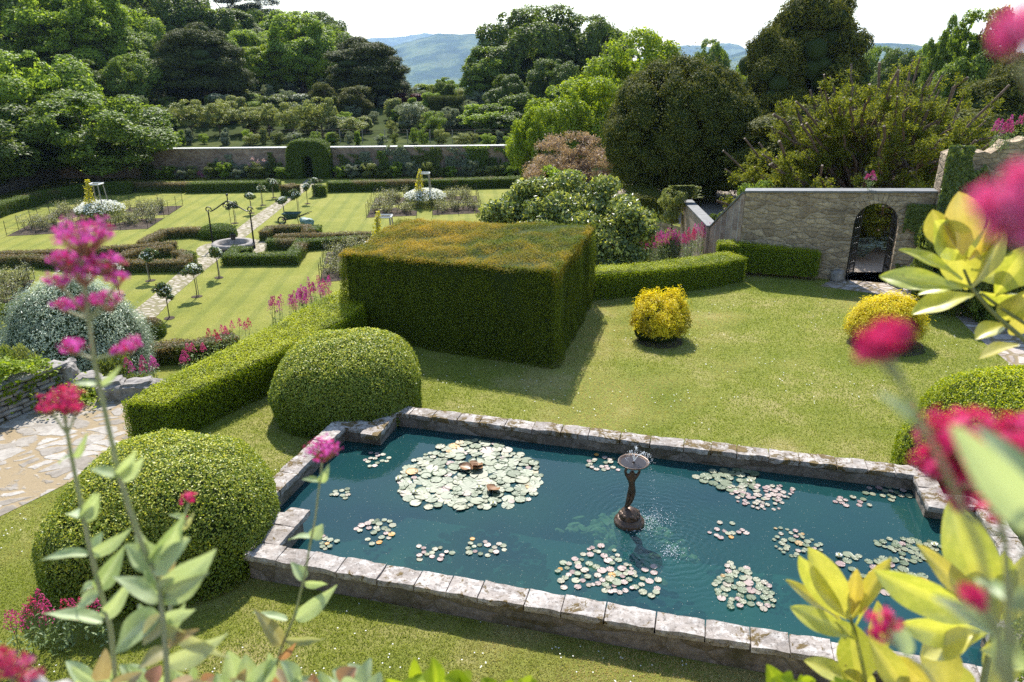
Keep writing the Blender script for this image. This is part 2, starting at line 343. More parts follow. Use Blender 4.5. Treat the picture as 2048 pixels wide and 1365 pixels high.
def m_water():
    m, nt, p = nodes('pond_water'); v = pos(nt)
    p.inputs['Base Color'].default_value = (.008, .055, .068, 1); p.inputs['Roughness'].default_value = .5; p.inputs['Specular IOR Level'].default_value = 0
    n = noise(nt, .5, 3, .5, v); L(nt, ramp(nt, n, [(.3, (.013, .056, .074)), (.7, (.018, .082, .076))]), p.inputs['Base Color'])
    tr = N(nt, 'ShaderNodeBsdfTransparent'); tr.inputs[0].default_value = (.55, .85, .70, 1)
    m1 = N(nt, 'ShaderNodeMixShader'); m1.inputs[0].default_value = .42; L(nt, p.outputs[0], m1.inputs[1]); L(nt, tr.outputs[0], m1.inputs[2])
    gl = N(nt, 'ShaderNodeBsdfGlossy'); gl.inputs['Roughness'].default_value = .02
    fr = N(nt, 'ShaderNodeFresnel'); fr.inputs[0].default_value = 1.33
    m2 = N(nt, 'ShaderNodeMixShader'); L(nt, fr.outputs[0], m2.inputs[0]); L(nt, m1.outputs[0], m2.inputs[1]); L(nt, gl.outputs[0], m2.inputs[2])
    # ripple rings spreading from the two places where the jet falls, fading outward
    hs = []
    for cx, cy in ((1.98, 9.1), (2.14, 8.4)):
        d = N(nt, 'ShaderNodeVectorMath', operation='DISTANCE'); L(nt, v, d.inputs[0]); d.inputs[1].default_value = (cx, cy, .09)
        dd = math_(nt, 'ADD', d.outputs['Value'], math_(nt, 'MULTIPLY', noise(nt, 4, 4, .6, v), .30))
        w = math_(nt, 'SINE', math_(nt, 'MULTIPLY', dd, 62)); fade = math_(nt, 'POWER', 2.718, math_(nt, 'MULTIPLY', d.outputs['Value'], -1.7))
        hs.append(math_(nt, 'MULTIPLY', w, fade))
    sm = math_(nt, 'MULTIPLY', noise(nt, 9, 3, .6, v), .35)
    b = N(nt, 'ShaderNodeBump'); b.inputs['Strength'].default_value = .45; b.inputs['Distance'].default_value = .008
    L(nt, math_(nt, 'ADD', math_(nt, 'ADD', hs[0], hs[1]), sm), b.inputs['Height'])
    for q in (gl, fr): L(nt, b.outputs[0], q.inputs['Normal'])
    L(nt, b.outputs[0], p.inputs['Normal'])
    L(nt, m2.outputs[0], nt.nodes['Material Output'].inputs[0]); return m
water_m = m_water()
pondfloor = plain('pond_floor', (.02, .09, .11), .9, nz=(.03, .12, .12), nscale=2)
def m_pad():
    m, nt, p = nodes('lily_pad_leaf'); r = N(nt, 'ShaderNodeAttribute', attribute_name='rnd').outputs['Fac']; t = N(nt, 'ShaderNodeAttribute', attribute_name='tint').outputs['Fac']
    a = ramp(nt, r, [(0, (.06, .09, .04)), (.5, (.13, .16, .09)), (.95, (.20, .205, .13)), (.98, (.4, .2, .03))]); b = ramp(nt, r, [(0, (.22, .14, .13)), (.5, (.31, .24, .21)), (1, (.19, .20, .12))])
    L(nt, mix(nt, t, a, b), p.inputs['Base Color']); p.inputs['Roughness'].default_value = .5; p.inputs['Specular IOR Level'].default_value = .45; return m
pad_m = m_pad()
pad_brown = plain('curled_pad_underside', (.16, .07, .03), .4, nz=(.28, .15, .06), nscale=12)
drop_m = plain('water_drops', (.9, .93, .95), .1)

# ---------------------------------------------------------------- THE SETTING
def sheet(name, poly, z, mat, holes=(), kind='structure', label=None, sub=0):
    loops = [[Vector((p[0], p[1], 0)) for p in poly]]+[[Vector((p[0], p[1], 0)) for p in h] for h in holes]
    tri = tessellate_polygon(loops); V = [(p.x, p.y, z) for l in loops for p in l]; T = []
    for t in tri:
        a, b, c = [V[i] for i in t]; cr = (b[0]-a[0])*(c[1]-a[1])-(b[1]-a[1])*(c[0]-a[0]); T.append(t if cr > 0 else t[::-1])
    g = G(); g.add(V, T); o = g.build(name, mat); tag(o, kind=kind)
    return o
def m_terrain():
    m, nt, p = nodes('rough_ground'); v = pos(nt)
    f = noise(nt, .02, 7, .7, v); f2 = noise(nt, .7, 6, .7, v)
    col = ramp(nt, f, [(.35, (.02, .035, .01)), (.5, (.05, .07, .02)), (.62, (.12, .13, .04))]); col = mix(nt, .7, col, ramp(nt, f2, [(.3, (.5, .5, .5)), (.7, (1.3, 1.2, 1.1))]), 'MULTIPLY')
    L(nt, col, p.inputs['Base Color']); p.inputs['Roughness'].default_value = 1; p.inputs['Specular IOR Level'].default_value = .05; return m
terr = m_terrain()
ys = [-60, -20, 0, 30, 50]+[None]*0+[56, 58.95, 59.15, 60, 62, 64, 66, 69, 72, 76, 80, 86, 92, 100, 110, 122, 138, 160, 200, 260, 350, 500, 750, 1100, 1600, 2300, 3200, 4500, 6500, 9000]
xs = np.linspace(-1, 1, 81); xs = np.sign(xs)*abs(xs)**1.3
g = G(); V = []
for y in ys:
    w = max(90, y*1.3+60)
    for x in xs:
        X = x*w; yy = y+.044*X if y < 300 else y; z = tz(X, yy)
        if y > 300: z += 14*math.sin(X*.004+y*.003)+9*math.sin(X*.011-y*.006)
        V.append((X, yy, z))
n = len(xs); i, j = np.meshgrid(np.arange(len(ys)-1), np.arange(n-1), indexing='ij')
g.add(V, np.stack([i*n+j, i*n+j+1, (i+1)*n+j+1, (i+1)*n+j], -1).reshape(-1, 4)); tag(g.build('ground', terr, smooth=True), kind='structure')
# far hills
def m_hill():
    m, nt, p = nodes('far_hillside'); v = pos(nt); f = noise(nt, .006, 9, .7, v)
    mp = N(nt, 'ShaderNodeMapping'); mp.inputs['Scale'].default_value = (1, 1, 2.5); L(nt, v, mp.inputs[0])
    f2 = noise(nt, .0035, 6, .65, mp.outputs[0])
    col = ramp(nt, f, [(.36, (.015, .028, .01)), (.47, (.035, .06, .02)), (.56, (.12, .15, .05)), (.66, (.07, .06, .03))]); col = mix(nt, .7, col, ramp(nt, f2, [(.35, (.5, .5, .5)), (.65, (1.35, 1.3, 1.2))]), 'MULTIPLY')
    L(nt, col, p.inputs['Base Color']); p.inputs['Roughness'].default_value = 1; p.inputs['Specular IOR Level'].default_value = 0; return m
hillm = m_hill()
def hill(name, Y, ridge, depth, seed, zb=-160):
    xs_ = [D(px, 100, Y).x for px, py in ridge]; zs_ = [D(px, py, Y).z for px, py in ridge]
    X = np.linspace(xs_[0], xs_[-1], 170); K = 44; V = []
    Zr = np.interp(X, xs_, zs_)
    for k in range(K):
        t = k/(K-1)*2-1; prof = (1-abs(t)**1.25)
        y = Y+t*depth
        p3 = np.c_[X, np.full(len(X), y), np.zeros(len(X))]
        nz = (vnoise(p3, .0022, seed)-.5)*(Y*.018)*(1-(1-abs(t))**4)+(vnoise(p3, .009, seed+1)-.5)*Y*.0035
        V.append(np.c_[X, np.full(len(X), y)+(vnoise(p3, .003, seed+3)-.5)*depth*.1, zb+(Zr-zb)*prof+nz])
    n = len(X); i, j = np.meshgrid(np.arange(K-1), np.arange(n-1), indexing='ij')
    g = G(); g.add(np.concatenate(V), np.stack([i*n+j, i*n+j+1, (i+1)*n+j+1, (i+1)*n+j], -1).reshape(-1, 4)); tag(g.build(name, hillm, smooth=True), kind='structure')
hill('hill', 4300, [(560, 190), (690, 150), (740, 108), (800, 88), (850, 74), (872, 66), (945, 66), (975, 73), (1010, 84), (1090, 104), (1200, 125), (1380, 150)], 1500, 1)
hill('hill', 6900, [(560, 140), (680, 95), (735, 78), (800, 72), (850, 66), (900, 74), (1000, 96), (1150, 140)], 1100, 5)
hill('hill', 5200, [(1250, 150), (1330, 94), (1380, 90), (1430, 93), (1450, 84), (1465, 86), (1485, 100), (1530, 92), (1600, 100), (1750, 88), (1800, 88), (1850, 96), (1930, 110), (2100, 120), (2250, 150)], 1300, 9)
hill('hill', 3300, [(1330, 175), (1420, 128), (1470, 112), (1510, 98), (1545, 110), (1640, 100), (1700, 96), (1750, 86), (1810, 90), (1900, 115), (2050, 160)], 700, 13)
# upper terrace
U = Vector((.968, -.252)); Vv = Vector((.252, .968))
def UV(u, v): q = U*u+Vv*v; return (q.x, q.y)
IN = [(-5.0, 7.13), (3.4, 7.13), (3.4, 7.83), (4.05, 7.83), (4.05, 10.38), (3.4, 10.38), (3.4, 11.12), (-5.0, 11.12), (-5.0, 10.38), (-5.66, 10.38), (-5.66, 7.83), (-5.0, 7.83)]
def offs(poly, d):
    out = []; n = len(poly)
    for k in range(n):
        a, b, c = Vector(poly[k-1]), Vector(poly[k]), Vector(poly[(k+1) % n])
        e1 = (b-a).normalized(); e2 = (c-b).normalized(); n1 = Vector((e1.y, -e1.x)); n2 = Vector((e2.y, -e2.x))
        out.append(tuple(b+n1*d+n2*d))
    return out
OUT = offs(IN, .30)
pond_in = [UV(*q) for q in IN]; pond_out = [UV(*q) for q in OUT]
TER = [(-9.45, -8), (-9.45, 13.75), (-7.1, 13.85), (-6.65, 12.95), (-5.0, 17.0), (-4.4, 19.3), (2.0, 20.9), (6.6, 22.9), (6.75, 24.3), (6.75, 29), (4.6, 33.0), (4.6, 46), (46, 46), (46, -8)]
tl = sheet('terrace_lawn', TER, 0, lawn_up, [[UV(*q) for q in offs(IN, .2)]])
g = G(); n = len(TER)
for k in range(n):
    a, b = TER[k], TER[(k+1) % n]; g.add([(a[0], a[1], -2.6), (b[0], b[1], -2.6), (b[0], b[1], -.002), (a[0], a[1], -.002)], [[0, 1, 2, 3]])
tag(g.build('terrace_retaining_wall', rubble), 'stone retaining wall holding up the pond terrace above the sunken garden', 'wall')
sheet('lower_lawn', [(-34, 8), (12, 8), (12, 59.3), (-34, 57.3)], LOW, lawn_low)
# flagged paths
lp = [P(-120, 905), P(0, 848), P(112, 788), P(165, 785), P(255, 780), P(262, 850), P(300, 878), P(240, 915), P(150, 960), P(60, 1005), P(-160, 1110)]
LEFTP = [(q.x, q.y) for q in lp]
sheet('flagstone_path', LEFTP, .006, flag_left)
rp = [P(1640, 573), P(1690, 545), P(1790, 545), P(1960, 570), P(2150, 640), P(2150, 812), P(2048, 752), P(1960, 680), P(1900, 622), P(1860, 606), P(1760, 590)]
RIGHTP = [(q.x, q.y) for q in rp]
sheet('flagstone_path', RIGHTP, .006, flag_right)
sheet('gravel_path', [(6.9, 22.9), (9.4, 22.0), (11.2, 21.35), (13, 23), (13, 31), (10, 45), (5, 45), (5, 33.2), (7, 29.3)], .006, gravel)
cl = [(238, 676), (285, 632), (330, 590), (372, 553), (410, 523), (437, 500), (478, 470), (520, 437), (560, 408), (598, 382), (622, 364), (634, 352)]
pc = [P(x, y, LOW) for x, y in cl]; lft = []; rgt = []
for k, q in enumerate(pc):
    t = (pc[min(k+1, len(pc)-1)]-pc[max(k-1, 0)]).normalized(); nn = Vector((-t.y, t.x, 0)); w = .47+.06*math.sin(k*2.1)
    lft.append(q+nn*w); rgt.append(q-nn*w)
sheet('garden_path', [(q.x, q.y) for q in rgt+lft[::-1]], LOW+.008, flag_path)
WELL = P(468, 497, LOW)
sheet('well_paving', [(WELL.x+1.75*math.cos(a)*(1+.06*math.sin(3*a)), WELL.y+1.9*math.sin(a)) for a in np.linspace(0, 6.283, 28, endpoint=False)], LOW+.004, flag_path)

# ---------------------------------------------------------------- pond
pond = empty('pond_surround', (*UV(-.8, 9.1), 0), 'raised stone coping and walls around the rectangular lily pond', 'pond wall')
g = G()                                                         # wall ring below the coping
ring_o = [UV(*q) for q in offs(IN, .27)]; ring_i = [UV(*q) for q in offs(IN, .025)]; n = len(IN); CZ = .27
for k in range(n):
    k2 = (k+1) % n; o1, o2, i1, i2 = ring_o[k], ring_o[k2], ring_i[k], ring_i[k2]
    g.add([(*o1, -.05), (*o2, -.05), (*o2, CZ), (*o1, CZ)], [[0, 1, 2, 3]]); g.add([(*i1, -1.0), (*i2, -1.0), (*i2, CZ), (*i1, CZ)], [[3, 2, 1, 0]])
g.build('wall', darkstone, pond)
def stone(c, size, rz, seed, rough=.012, tint=0, rnd=.5, sub=6, ends=True):
    """a dressed block with worn, uneven edges"""
    nx, ny, nz = max(2, int(size[0]*14)), max(2, int(size[1]*14)), max(2, int(size[2]*14))
    bm = bmesh.new(); bmesh.ops.create_cube(bm, size=1)
    for ax, k in ((0, nx), (1, ny), (2, nz)):
        for q in range(1, k):
            co = [0, 0, 0]; co[ax] = -.5+q/k; no = [0, 0, 0]; no[ax] = 1
            bmesh.ops.bisect_plane(bm, geom=bm.verts[:]+bm.edges[:]+bm.faces[:], plane_co=co, plane_no=no)
    bm.verts.index_update()
    V = np.array([v.co[:] for v in bm.verts]); F = [[v.index for v in f.verts] for f in bm.faces]; bm.free()
    sz = np.array(size); e = np.sum(np.abs(V) > .499, 1); V = V*sz
    ins = np.where(e >= 2, rough*(1.1 if ends else .4), 0)[:, None]; V = V-np.sign(V)*ins
    V += (np.stack([vnoise(V, 9, seed+q) for q in range(3)], 1)-.5)*2*rough*np.array([1 if ends else .15, 1, .8])
    ca, sa = math.cos(rz), math.sin(rz); V = np.c_[V[:, 0]*ca-V[:, 1]*sa, V[:, 0]*sa+V[:, 1]*ca, V[:, 2]]+np.array(c)
    F4 = [f for f in F if len(f) == 4]; F3 = [f for f in F if len(f) == 3]
    g = G(); g.add(V, F4, 0, rnd, tint)
    if F3: g.add(V, F3, 0, rnd, tint)
    return g
rz = math.atan2(U.y, U.x); sid = 0
runs = [('u', -5.33, 3.73, 6.98, 0), ('u', -5.33, 3.73, 11.27, .8), ('v', 7.13, 7.98, 3.55, 0), ('v', 10.23, 11.12, 3.55, .6), ('v', 7.13, 7.98, -5.15, 0), ('v', 10.23, 11.12, -5.15, 1),
        ('u', 3.70, 4.35, 7.83-.15+.0, 0), ('u', 3.70, 4.35, 10.53, .6), ('u', -5.96, -5.30, 7.68, 0), ('u', -5.96, -5.30, 10.53, 1), ('v', 7.83, 10.38, 4.20, .4), ('v', 7.83, 10.38, -5.81, .5)]
for ax, a, b, c, moss in runs:
    t = a
    while t < b-.02:
        w = min(R.uniform(.38, .58), b-t)
        if b-t-w < .25: w = b-t
        mid = (t+w/2, c) if ax == 'u' else (c, t+w/2)
        short = (b-a) < 1
        if not short or True:
            x, y = UV(*mid); hh = .095+R.uniform(-.006, .006)
            g = stone((x, y, CZ+hh/2+.002+(.003 if ax == 'v' else 0)), (w-.004, .31+R.uniform(-.01, .015), hh), rz+(0 if ax == 'u' else math.pi/2)+R.uniform(-.012, .012), sid, .015, moss, R.uniform(.2, .8), ends=False)
            g.build('coping_stone', coping, pond); sid += 1
        t += w
fl = [UV(*q) for q in offs(IN, .03)]
g = G(); tri = tessellate_polygon([[Vector((*p, 0)) for p in fl]]); g.add([(*p, -1.0) for p in fl], tri); g.build('pond_floor', pondfloor, pond)
WZ = .09
sheet('pond_water', [UV(*q) for q in offs(IN, .022)], WZ, water_m)
# rock mound round the fountain foot, under the surface
FC = P(1258, 1045, WZ)
mound = empty('rock_mound', (FC.x-.05, FC.y+.1, -.9), 'heap of mossy rocks under the water around the fountain foot', 'rocks')
pool = []
for k in range(9): pool.append(stone((0, 0, 0), (R.uniform(.14, .26), R.uniform(.1, .18), R.uniform(.06, .1)), 0, 300+k, .02).mesh('rock', wet_rock))
for k in range(150):
    a = R.uniform(0, 6.283); r = min(abs(R.normal(0, .40)), .88); zz = WZ-.10-.36*(r/.8)**1.4
    o = bpy.data.objects.new('rock', pool[k % 9]); C.objects.link(o); o.parent = mound
    o.location = (math.cos(a)*r*1.15, math.sin(a)*r, zz+.9+R.uniform(-.02, .03)); o.rotation_euler = (R.uniform(-.5, .5), R.uniform(-.5, .5), R.uniform(0, 6.28))
# ---------------------------------------------------------------- fountain
fo = empty('fountain', FC, 'small bronze fountain with a figure holding a round dish above the pond', 'fountain')
g = G(); g.lathe(FC, [(0, -.35), (.215, -.35), (.215, .035), (.205, .055), (.185, .06), (.18, .085), (.165, .10), (.15, .10), (0, .10)], 40); g.build('plinth', bronze, fo, True)
g = G(); g.lathe((FC.x, FC.y, FC.z+.0), [(.15, .095), (.14, .14), (.115, .19), (.075, .225), (.05, .24), (0, .245)], 30, wob=.12)
for k in range(16):
    a = k*.393+R.uniform(-.1, .1); g.ico((FC.x+math.cos(a)*.115, FC.y+math.sin(a)*.115, FC.z+.125+R.uniform(0, .03)), (.04, .04, .035), 2, 0, .3, seed=k)
g.build('rocky_foot', bronze, fo, True)
def skin(name, joints, edges, mat, parent, loc, sub=2):
    me = bpy.data.meshes.new(name); me.from_pydata([j[:3] for j in joints], edges, []); o = bpy.data.objects.new(name, me); C.objects.link(o)
    o.location = loc; md = o.modifiers.new('Skin', 'SKIN'); md.use_smooth_shade = True
    for k, j in enumerate(joints): v = me.skin_vertices[0].data[k]; v.radius = (j[3], j[3]*(j[4] if len(j) > 4 else .8))
    me.skin_vertices[0].data[0].use_root = True
    sb = o.modifiers.new('Sub', 'SUBSURF'); sb.levels = sub; sb.render_levels = sub
    dg = bpy.context.evaluated_depsgraph_get(); nm = bpy.data.meshes.new_from_object(o.evaluated_get(dg)); o.modifiers.clear(); o.data = nm
    nm.materials.clear(); nm.materials.append(mat)
    for p_ in nm.polygons: p_.use_smooth = True
    if parent is not None: o.parent = parent; o.matrix_parent_inverse = Matrix.Translation(-parent.location)
    return o
Z0 = .215; h = .60                                               # slim nude figure, hips swung, arms up under the dish
J = [(.012, 0, .335, .062), (.006, 0, .40, .050), (-.004, .0, .47, .056), (-.004, 0, .535, .066), (.0, 0, .585, .032), (.0, -.01, .63, .045),   # pelvis waist chest shoulders neck head
     (.03, -.012, .29, .044), (.0, -.035, .15, .034), (-.045, -.005, .035, .022), (-.055, -.045, .0, .016),   # right leg
     (-.012, .01, .28, .042), (-.035, -.02, .155, .032), (-.05, .025, .04, .022), (-.058, -.02, .002, .015),  # left leg
     (.07, 0, .56, .026), (.088, -.01, .63, .022), (.058, -.015, .70, .018), (-.072, 0, .56, .026), (-.088, -.01, .63, .022), (-.058, -.015, .70, .018)]
Ed = [(0, 1), (1, 2), (2, 3), (3, 4), (4, 5), (0, 6), (6, 7), (7, 8), (8, 9), (0, 10), (10, 11), (11, 12), (12, 13), (3, 14), (14, 15), (15, 16), (3, 17), (17, 18), (18, 19)]
skin('figure', [(a*1.15, b*1.1, z*1.0, r*1.12) for a, b, z, r in J], Ed, bronze, fo, (FC.x, FC.y, FC.z+Z0))
bz = FC.z+Z0+.70
g = G(); g.lathe((FC.x+.01, FC.y, bz), [(0, -.01), (.08, .0), (.16, .025), (.205, .055), (.218, .068), (.212, .078), (.198, .066), (.15, .045), (.07, .035), (.022, .034), (.02, .06), (.012, .075), (0, .078)], 48); g.build('dish', bronze, fo, True)
g = G(); th = np.linspace(0, 6.283, 40, endpoint=False); g.add(np.c_[FC.x+.01+.185*np.cos(th), FC.y+.185*np.sin(th), np.full(40, bz+.056)], [list(range(40))]); dw = g.build('dish_water', plain('dish_water', (.035, .033, .036), .12, nz=(.05, .045, .045), nscale=60, spec=.1), fo)
g = G(); tetra = np.array([(0, 0, 1), (.94, 0, -.33), (-.47, .82, -.33), (-.47, -.82, -.33)]); tf = np.array([[0, 1, 2], [0, 2, 3], [0, 3, 1], [1, 3, 2]])
def drops(P_, r):
    for q in P_:
        rr = r*R.uniform(.6, 1.5); g.ico(q, (rr, rr, rr*1.3), 1, 0, 0)
for (dx, dy, hgt, T, n_) in ((-.06, .0, .16, 1.45, 80), (.04, .05, .21, 1.3, 70), (.19, -.02, .15, 1.45, 90), (.14, -.05, .14, 3.1, 170)):
    pts_ = []
    for k in range(n_):
        t = T*(k/n_)**(1.0); z = .07+4*hgt*(t/1.45)*(1-t/1.45)*1.0
        if t > 1.45: z = .07-4*hgt*((t-1.45)/1.45)*(1+(t-1.45)/.9)
        sp = .002+.012*t
        pts_.append((FC.x+.01+dx*t+R.normal(0, sp), FC.y+dy*t+R.normal(0, sp), bz+z+R.normal(0, sp)))
    drops([q for q in pts_ if q[2] > WZ], .0032)
for (cx, cy, s_, n_) in ((1.98, 9.1, .15, 330), (2.14, 8.4, .09, 150), (1.76, 9.0, .12, 60)):
    for k in range(n_):
        x, y = cx+R.normal(0, s_), cy+R.normal(0, s_)
        drops([(x, y, WZ+.004+abs(R.normal(0, .012)))], .0042)
tag(g.build('water_spray', drop_m, fo, True), kind='stuff')
g = G(); k = 0
while k < 1500:
    u_, v_ = R.uniform(-5.6, 4.0), R.uniform(7.2, 11.05); q = UV(u_, v_)
    if vnoise([(q[0], q[1], 0)], .7, 21)[0] < R.random()*.9: continue
    k += 1; rr = R.uniform(.0015, .004); a = R.uniform(0, 6.28); g.add([(q[0]+rr*math.cos(a+j*1.571)*(1 if j % 2 else 1.5), q[1]+rr*math.sin(a+j*1.571), WZ+.003) for j in range(4)], [[0, 1, 2, 3]])
tag(g.build('floating_specks', plain('pollen', (.35, .38, .30), .7)), 'pale pollen and petals drifting on the pond water', 'debris', kind='stuff')
# small float at the far end of the pond
q = P(829, 852, WZ); g = G(); g.lathe(q, [(0, -.1), (.045, -.1), (.045, .045), (.055, .05), (.055, .075), (.03, .085), (.03, .10), (.045, .105), (.03, .13), (0, .135)], 20)
tag(g.build('pond_float', plain('grey_plastic', (.35, .36, .37), .4), None, True), 'small grey capped float standing in the dark far corner of the pond', 'float')

# ---------------------------------------------------------------- water lilies
def lily(px, py, rx, ry, n, s0, s1, pink, label, blooms=0, brown=0, seed=1, grp='water lilies on the pond', tight=1.0):
    c = P(px, py, WZ); m = ppm(c.y, WZ); r = np.random.default_rng(seed)
    e = empty('water_lily', c, label, 'water lily', grp); g = G(); gb = G(); put = []
    sy = math.sin(math.atan2(CAMZ, c.y)); tries = 0
    while len(put) < n and tries < n*60:
        tries += 1
        a = r.uniform(0, 6.283); q = math.sqrt(r.random())**.9; rad = r.uniform(s0, s1)*(1.15-.5*q if n > 30 else 1)
        wob = 1+(.18*math.sin(3*a+seed)+.1*math.sin(5*a+2*seed))*(.35 if n > 120 else 1)
        x, y = c.x+math.cos(a)*q*rx/m*wob, c.y+math.sin(a)*q*ry/(m*sy)*wob
        if any((x-u_)**2+(y-v_)**2 < ((rad+w_)*.80*tight)**2 for u_, v_, w_ in put): continue
        put.append((x, y, rad))
    for k, (x, y, rad) in enumerate(put):
        N_ = 18; a0 = r.uniform(0, 6.283); th = a0+np.linspace(.14, 6.283-.14, N_)
        rr = rad*(1+.035*np.sin(th*5+k)); tx, ty = r.normal(0, .035, 2); z0 = WZ+.004+(k % 7)*.0022
        curl = r.uniform(.0, .10)*rad if r.random() > .3 else 0
        ro = np.c_[x+np.cos(th)*rr, y+np.sin(th)*rr]; ri = np.c_[x+np.cos(th)*rr*.85, y+np.sin(th)*rr*.85]
        f = lambda A, e_: np.c_[A, z0+.003+(A[:, 0]-x)*tx+(A[:, 1]-y)*ty+e_+.002*np.sin(th*9)]
        V = np.r_[[[x, y, z0+.002]], f(ri, 0), f(ro, curl)]
        T = [[0, j+1, j+2] for j in range(N_-1)]; Q = [[1+j, 1+N_+j, 2+N_+j, 2+j] for j in range(N_-1)]
        rd = r.random(); tn = 1.0 if r.random() < pink else 0.0
        g.add(V, T, 0, rd, tn); g.add(V, Q, 0, rd, tn)
    g.build('leaves', pad_m, e)
    for k in range(brown):                                      # standing, curled pads
        x, y, rad = put[int(r.integers(0, max(1, len(put)//2)))]; x = c.x+r.normal(0, .22)+.0; y = c.y+r.normal(0, .18); a0 = r.uniform(0, 3.14)
        u_ = np.linspace(-1, 1, 9); V = []
        for j in range(5):
            t = j/4; wd = .12*math.sin(math.pi*min(1, .15+t*.8)); V += [(x+math.cos(a0)*uu*wd-math.sin(a0)*t*.2, y+math.sin(a0)*uu*wd+math.cos(a0)*t*.2, WZ+.03+t*.03+.035*uu*uu) for uu in u_]
        gb.add(V, [[j*9+i_, j*9+i_+1, j*9+i_+10, j*9+i_+9] for j in range(4) for i_ in range(8)])
    if brown: gb.build('curled_leaves', pad_brown, e, True)
    for k in range(blooms):
        x, y, rad = put[int(r.integers(0, len(put)))]; gf = G(); 
        for layer, (np_, tilt, Lp) in enumerate(((9, .35, .055), (8, .8, .047), (6, 1.2, .036))):
            for j in range(np_):
                a = j/np_*6.283+layer*.4; d = np.array([math.cos(a)*math.cos(tilt), math.sin(a)*math.cos(tilt), math.sin(tilt)]); sdv = np.array([-math.sin(a), math.cos(a), 0])
                o_ = np.array([x, y, WZ+.025]); gf.add([o_, o_+d*Lp*.55+sdv*Lp*.22, o_+d*Lp, o_+d*Lp*.55-sdv*Lp*.22], [[0, 1, 2, 3]])
        b_ = gf.build('blossom', F_daisy, e); g2 = G(); g2.ico((x, y, WZ+.045), .012, 1, 0, .1)
        o2 = g2.build('stamens', F_yellowhop, b_); o2.matrix_parent_inverse = Matrix.Identity(4)
lily(940, 950, 142, 68, 190, .06, .165, .08, 'largest dense mass of pale green lily pads with brown curled leaves at its middle', 4, 4, 3, tight=.82)
lily(750, 920, 26, 14, 14, .035, .045, .4, 'sparse scatter of small pads on dark water by the far left corner')
lily(684, 988, 18, 9, 9, .03, .045, .4, 'tiny patch of pads close to the left edge of the water', seed=4)
lily(753, 1062, 36, 24, 24, .035, .055, .5, 'loose oblong patch of small pinkish pads between purple flower and big mass', seed=5)
lily(655, 1085, 20, 16, 9, .03, .045, .5, 'few small pads crossing the thin flower stem near the coping', seed=6)
lily(866, 1108, 34, 16, 14, .03, .045, .6, 'small round patch of pads floating over a submerged weed clump', seed=7)
lily(968, 1098, 42, 17, 17, .03, .05, .6, 'broken row of small pads nearest the middle of the front coping', seed=8)
lily(1208, 928, 36, 16, 20, .035, .05, .5, 'small patch of pads behind and left of the fountain dish', seed=9)
lily(1195, 1142, 80, 42, 66, .04, .075, .8, 'wide pinkish patch of pads in front of the fountain near the coping', seed=10, tight=.9)
lily(1285, 1165, 45, 28, 14, .04, .055, .5, 'straggling green pads just beyond the wide pinkish patch', seed=11)
lily(1458, 960, 52, 22, 24, .06, .10, .05, 'group of larger green pads beyond the fountain towards the far coping', 1, seed=12)
lily(1518, 990, 66, 26, 70, .035, .06, .95, 'dense pink-brown patch of small pads joined to larger green pads', seed=13, tight=.85)
lily(1452, 1060, 44, 16, 13, .03, .045, .7, 'thin line of small pads to the right of the splashing water', seed=14)
lily(1592, 1086, 48, 26, 38, .035, .055, .4, 'medium patch of pads in the open water behind the magnolia shoot', seed=15)
lily(1484, 1176, 56, 44, 54, .045, .075, .35, 'round patch of overlapping pads close to the front coping', seed=16, tight=.88)
lily(1705, 1006, 34, 13, 11, .03, .05, .9, 'short line of pink pads beside the shadowed end of the pond', seed=17)
lily(1775, 985, 44, 16, 18, .035, .055, .3, 'pads in the shade under the far right corner dome', seed=18)
lily(1822, 1098, 56, 24, 38, .045, .075, .1, 'green pads on the edge of the dark reflection with one white bloom', 1, seed=19)
lily(1765, 1150, 78, 40, 34, .06, .105, .1, 'large flat green pads with white bloom behind the magnolia leaves', 2, seed=20)
lily(1940, 1190, 36, 18, 9, .05, .07, .4, 'few pads between the two magnolia sprays', seed=21)
lily(2030, 1108, 28, 10, 8, .05, .07, .9, 'pinkish pads at the dark right end of the pond', seed=22)

# ---------------------------------------------------------------- clipped hedges
def surf_box(poly, z0, z1, dens, rnd_edge=.06, batter=0):
    """sample points + normals over the top and sides of an extruded outline (poly xy, counter-clockwise)"""
    P2 = np.array(poly, float); c = P2.mean(0); pts = []; nr = []
    tri = tessellate_polygon([[Vector((p[0], p[1], 0)) for p in poly]]); zt = np.broadcast_to(z1, len(poly)).astype(float)
    for t in tri:
        a, b, d = [np.r_[P2[i], zt[i]] for i in t]; A = .5*np.linalg.norm(np.cross(b-a, d-a)); n = int(A*dens)
        r1, r2 = np.sqrt(R.random(n)), R.random(n); pts.append((1-r1)[:, None]*a+(r1*(1-r2))[:, None]*b+(r1*r2)[:, None]*d); nr.append(np.tile([0, 0, 1.], (n, 1)))
    m = len(poly); A2 = .5*np.sum(P2[:, 0]*np.roll(P2[:, 1], -1)-np.roll(P2[:, 0], -1)*P2[:, 1]); sg = 1 if A2 > 0 else -1
    for k in range(m):
        a, b = P2[k], P2[(k+1) % m]; e = b-a; Ln = np.linalg.norm(e); za, zb = zt[k], zt[(k+1) % m]
        n = int(Ln*((za+zb)/2-z0)*dens); s_ = R.random(n); tz_ = R.random(n); zz = z0+tz_*(za*(1-s_)+zb*s_-z0)
        nn = np.array([e[1], -e[0]])/max(Ln, 1e-6)*sg; off = (1-tz_)[:, None]*batter*nn
        q = a+s_[:, None]*e+off*0
        pts.append(np.c_[q-(tz_[:, None]*batter)*nn, zz]); nr.append(np.tile([nn[0], nn[1], 0.15], (n, 1)))
    return np.concatenate(pts), np.concatenate(nr)
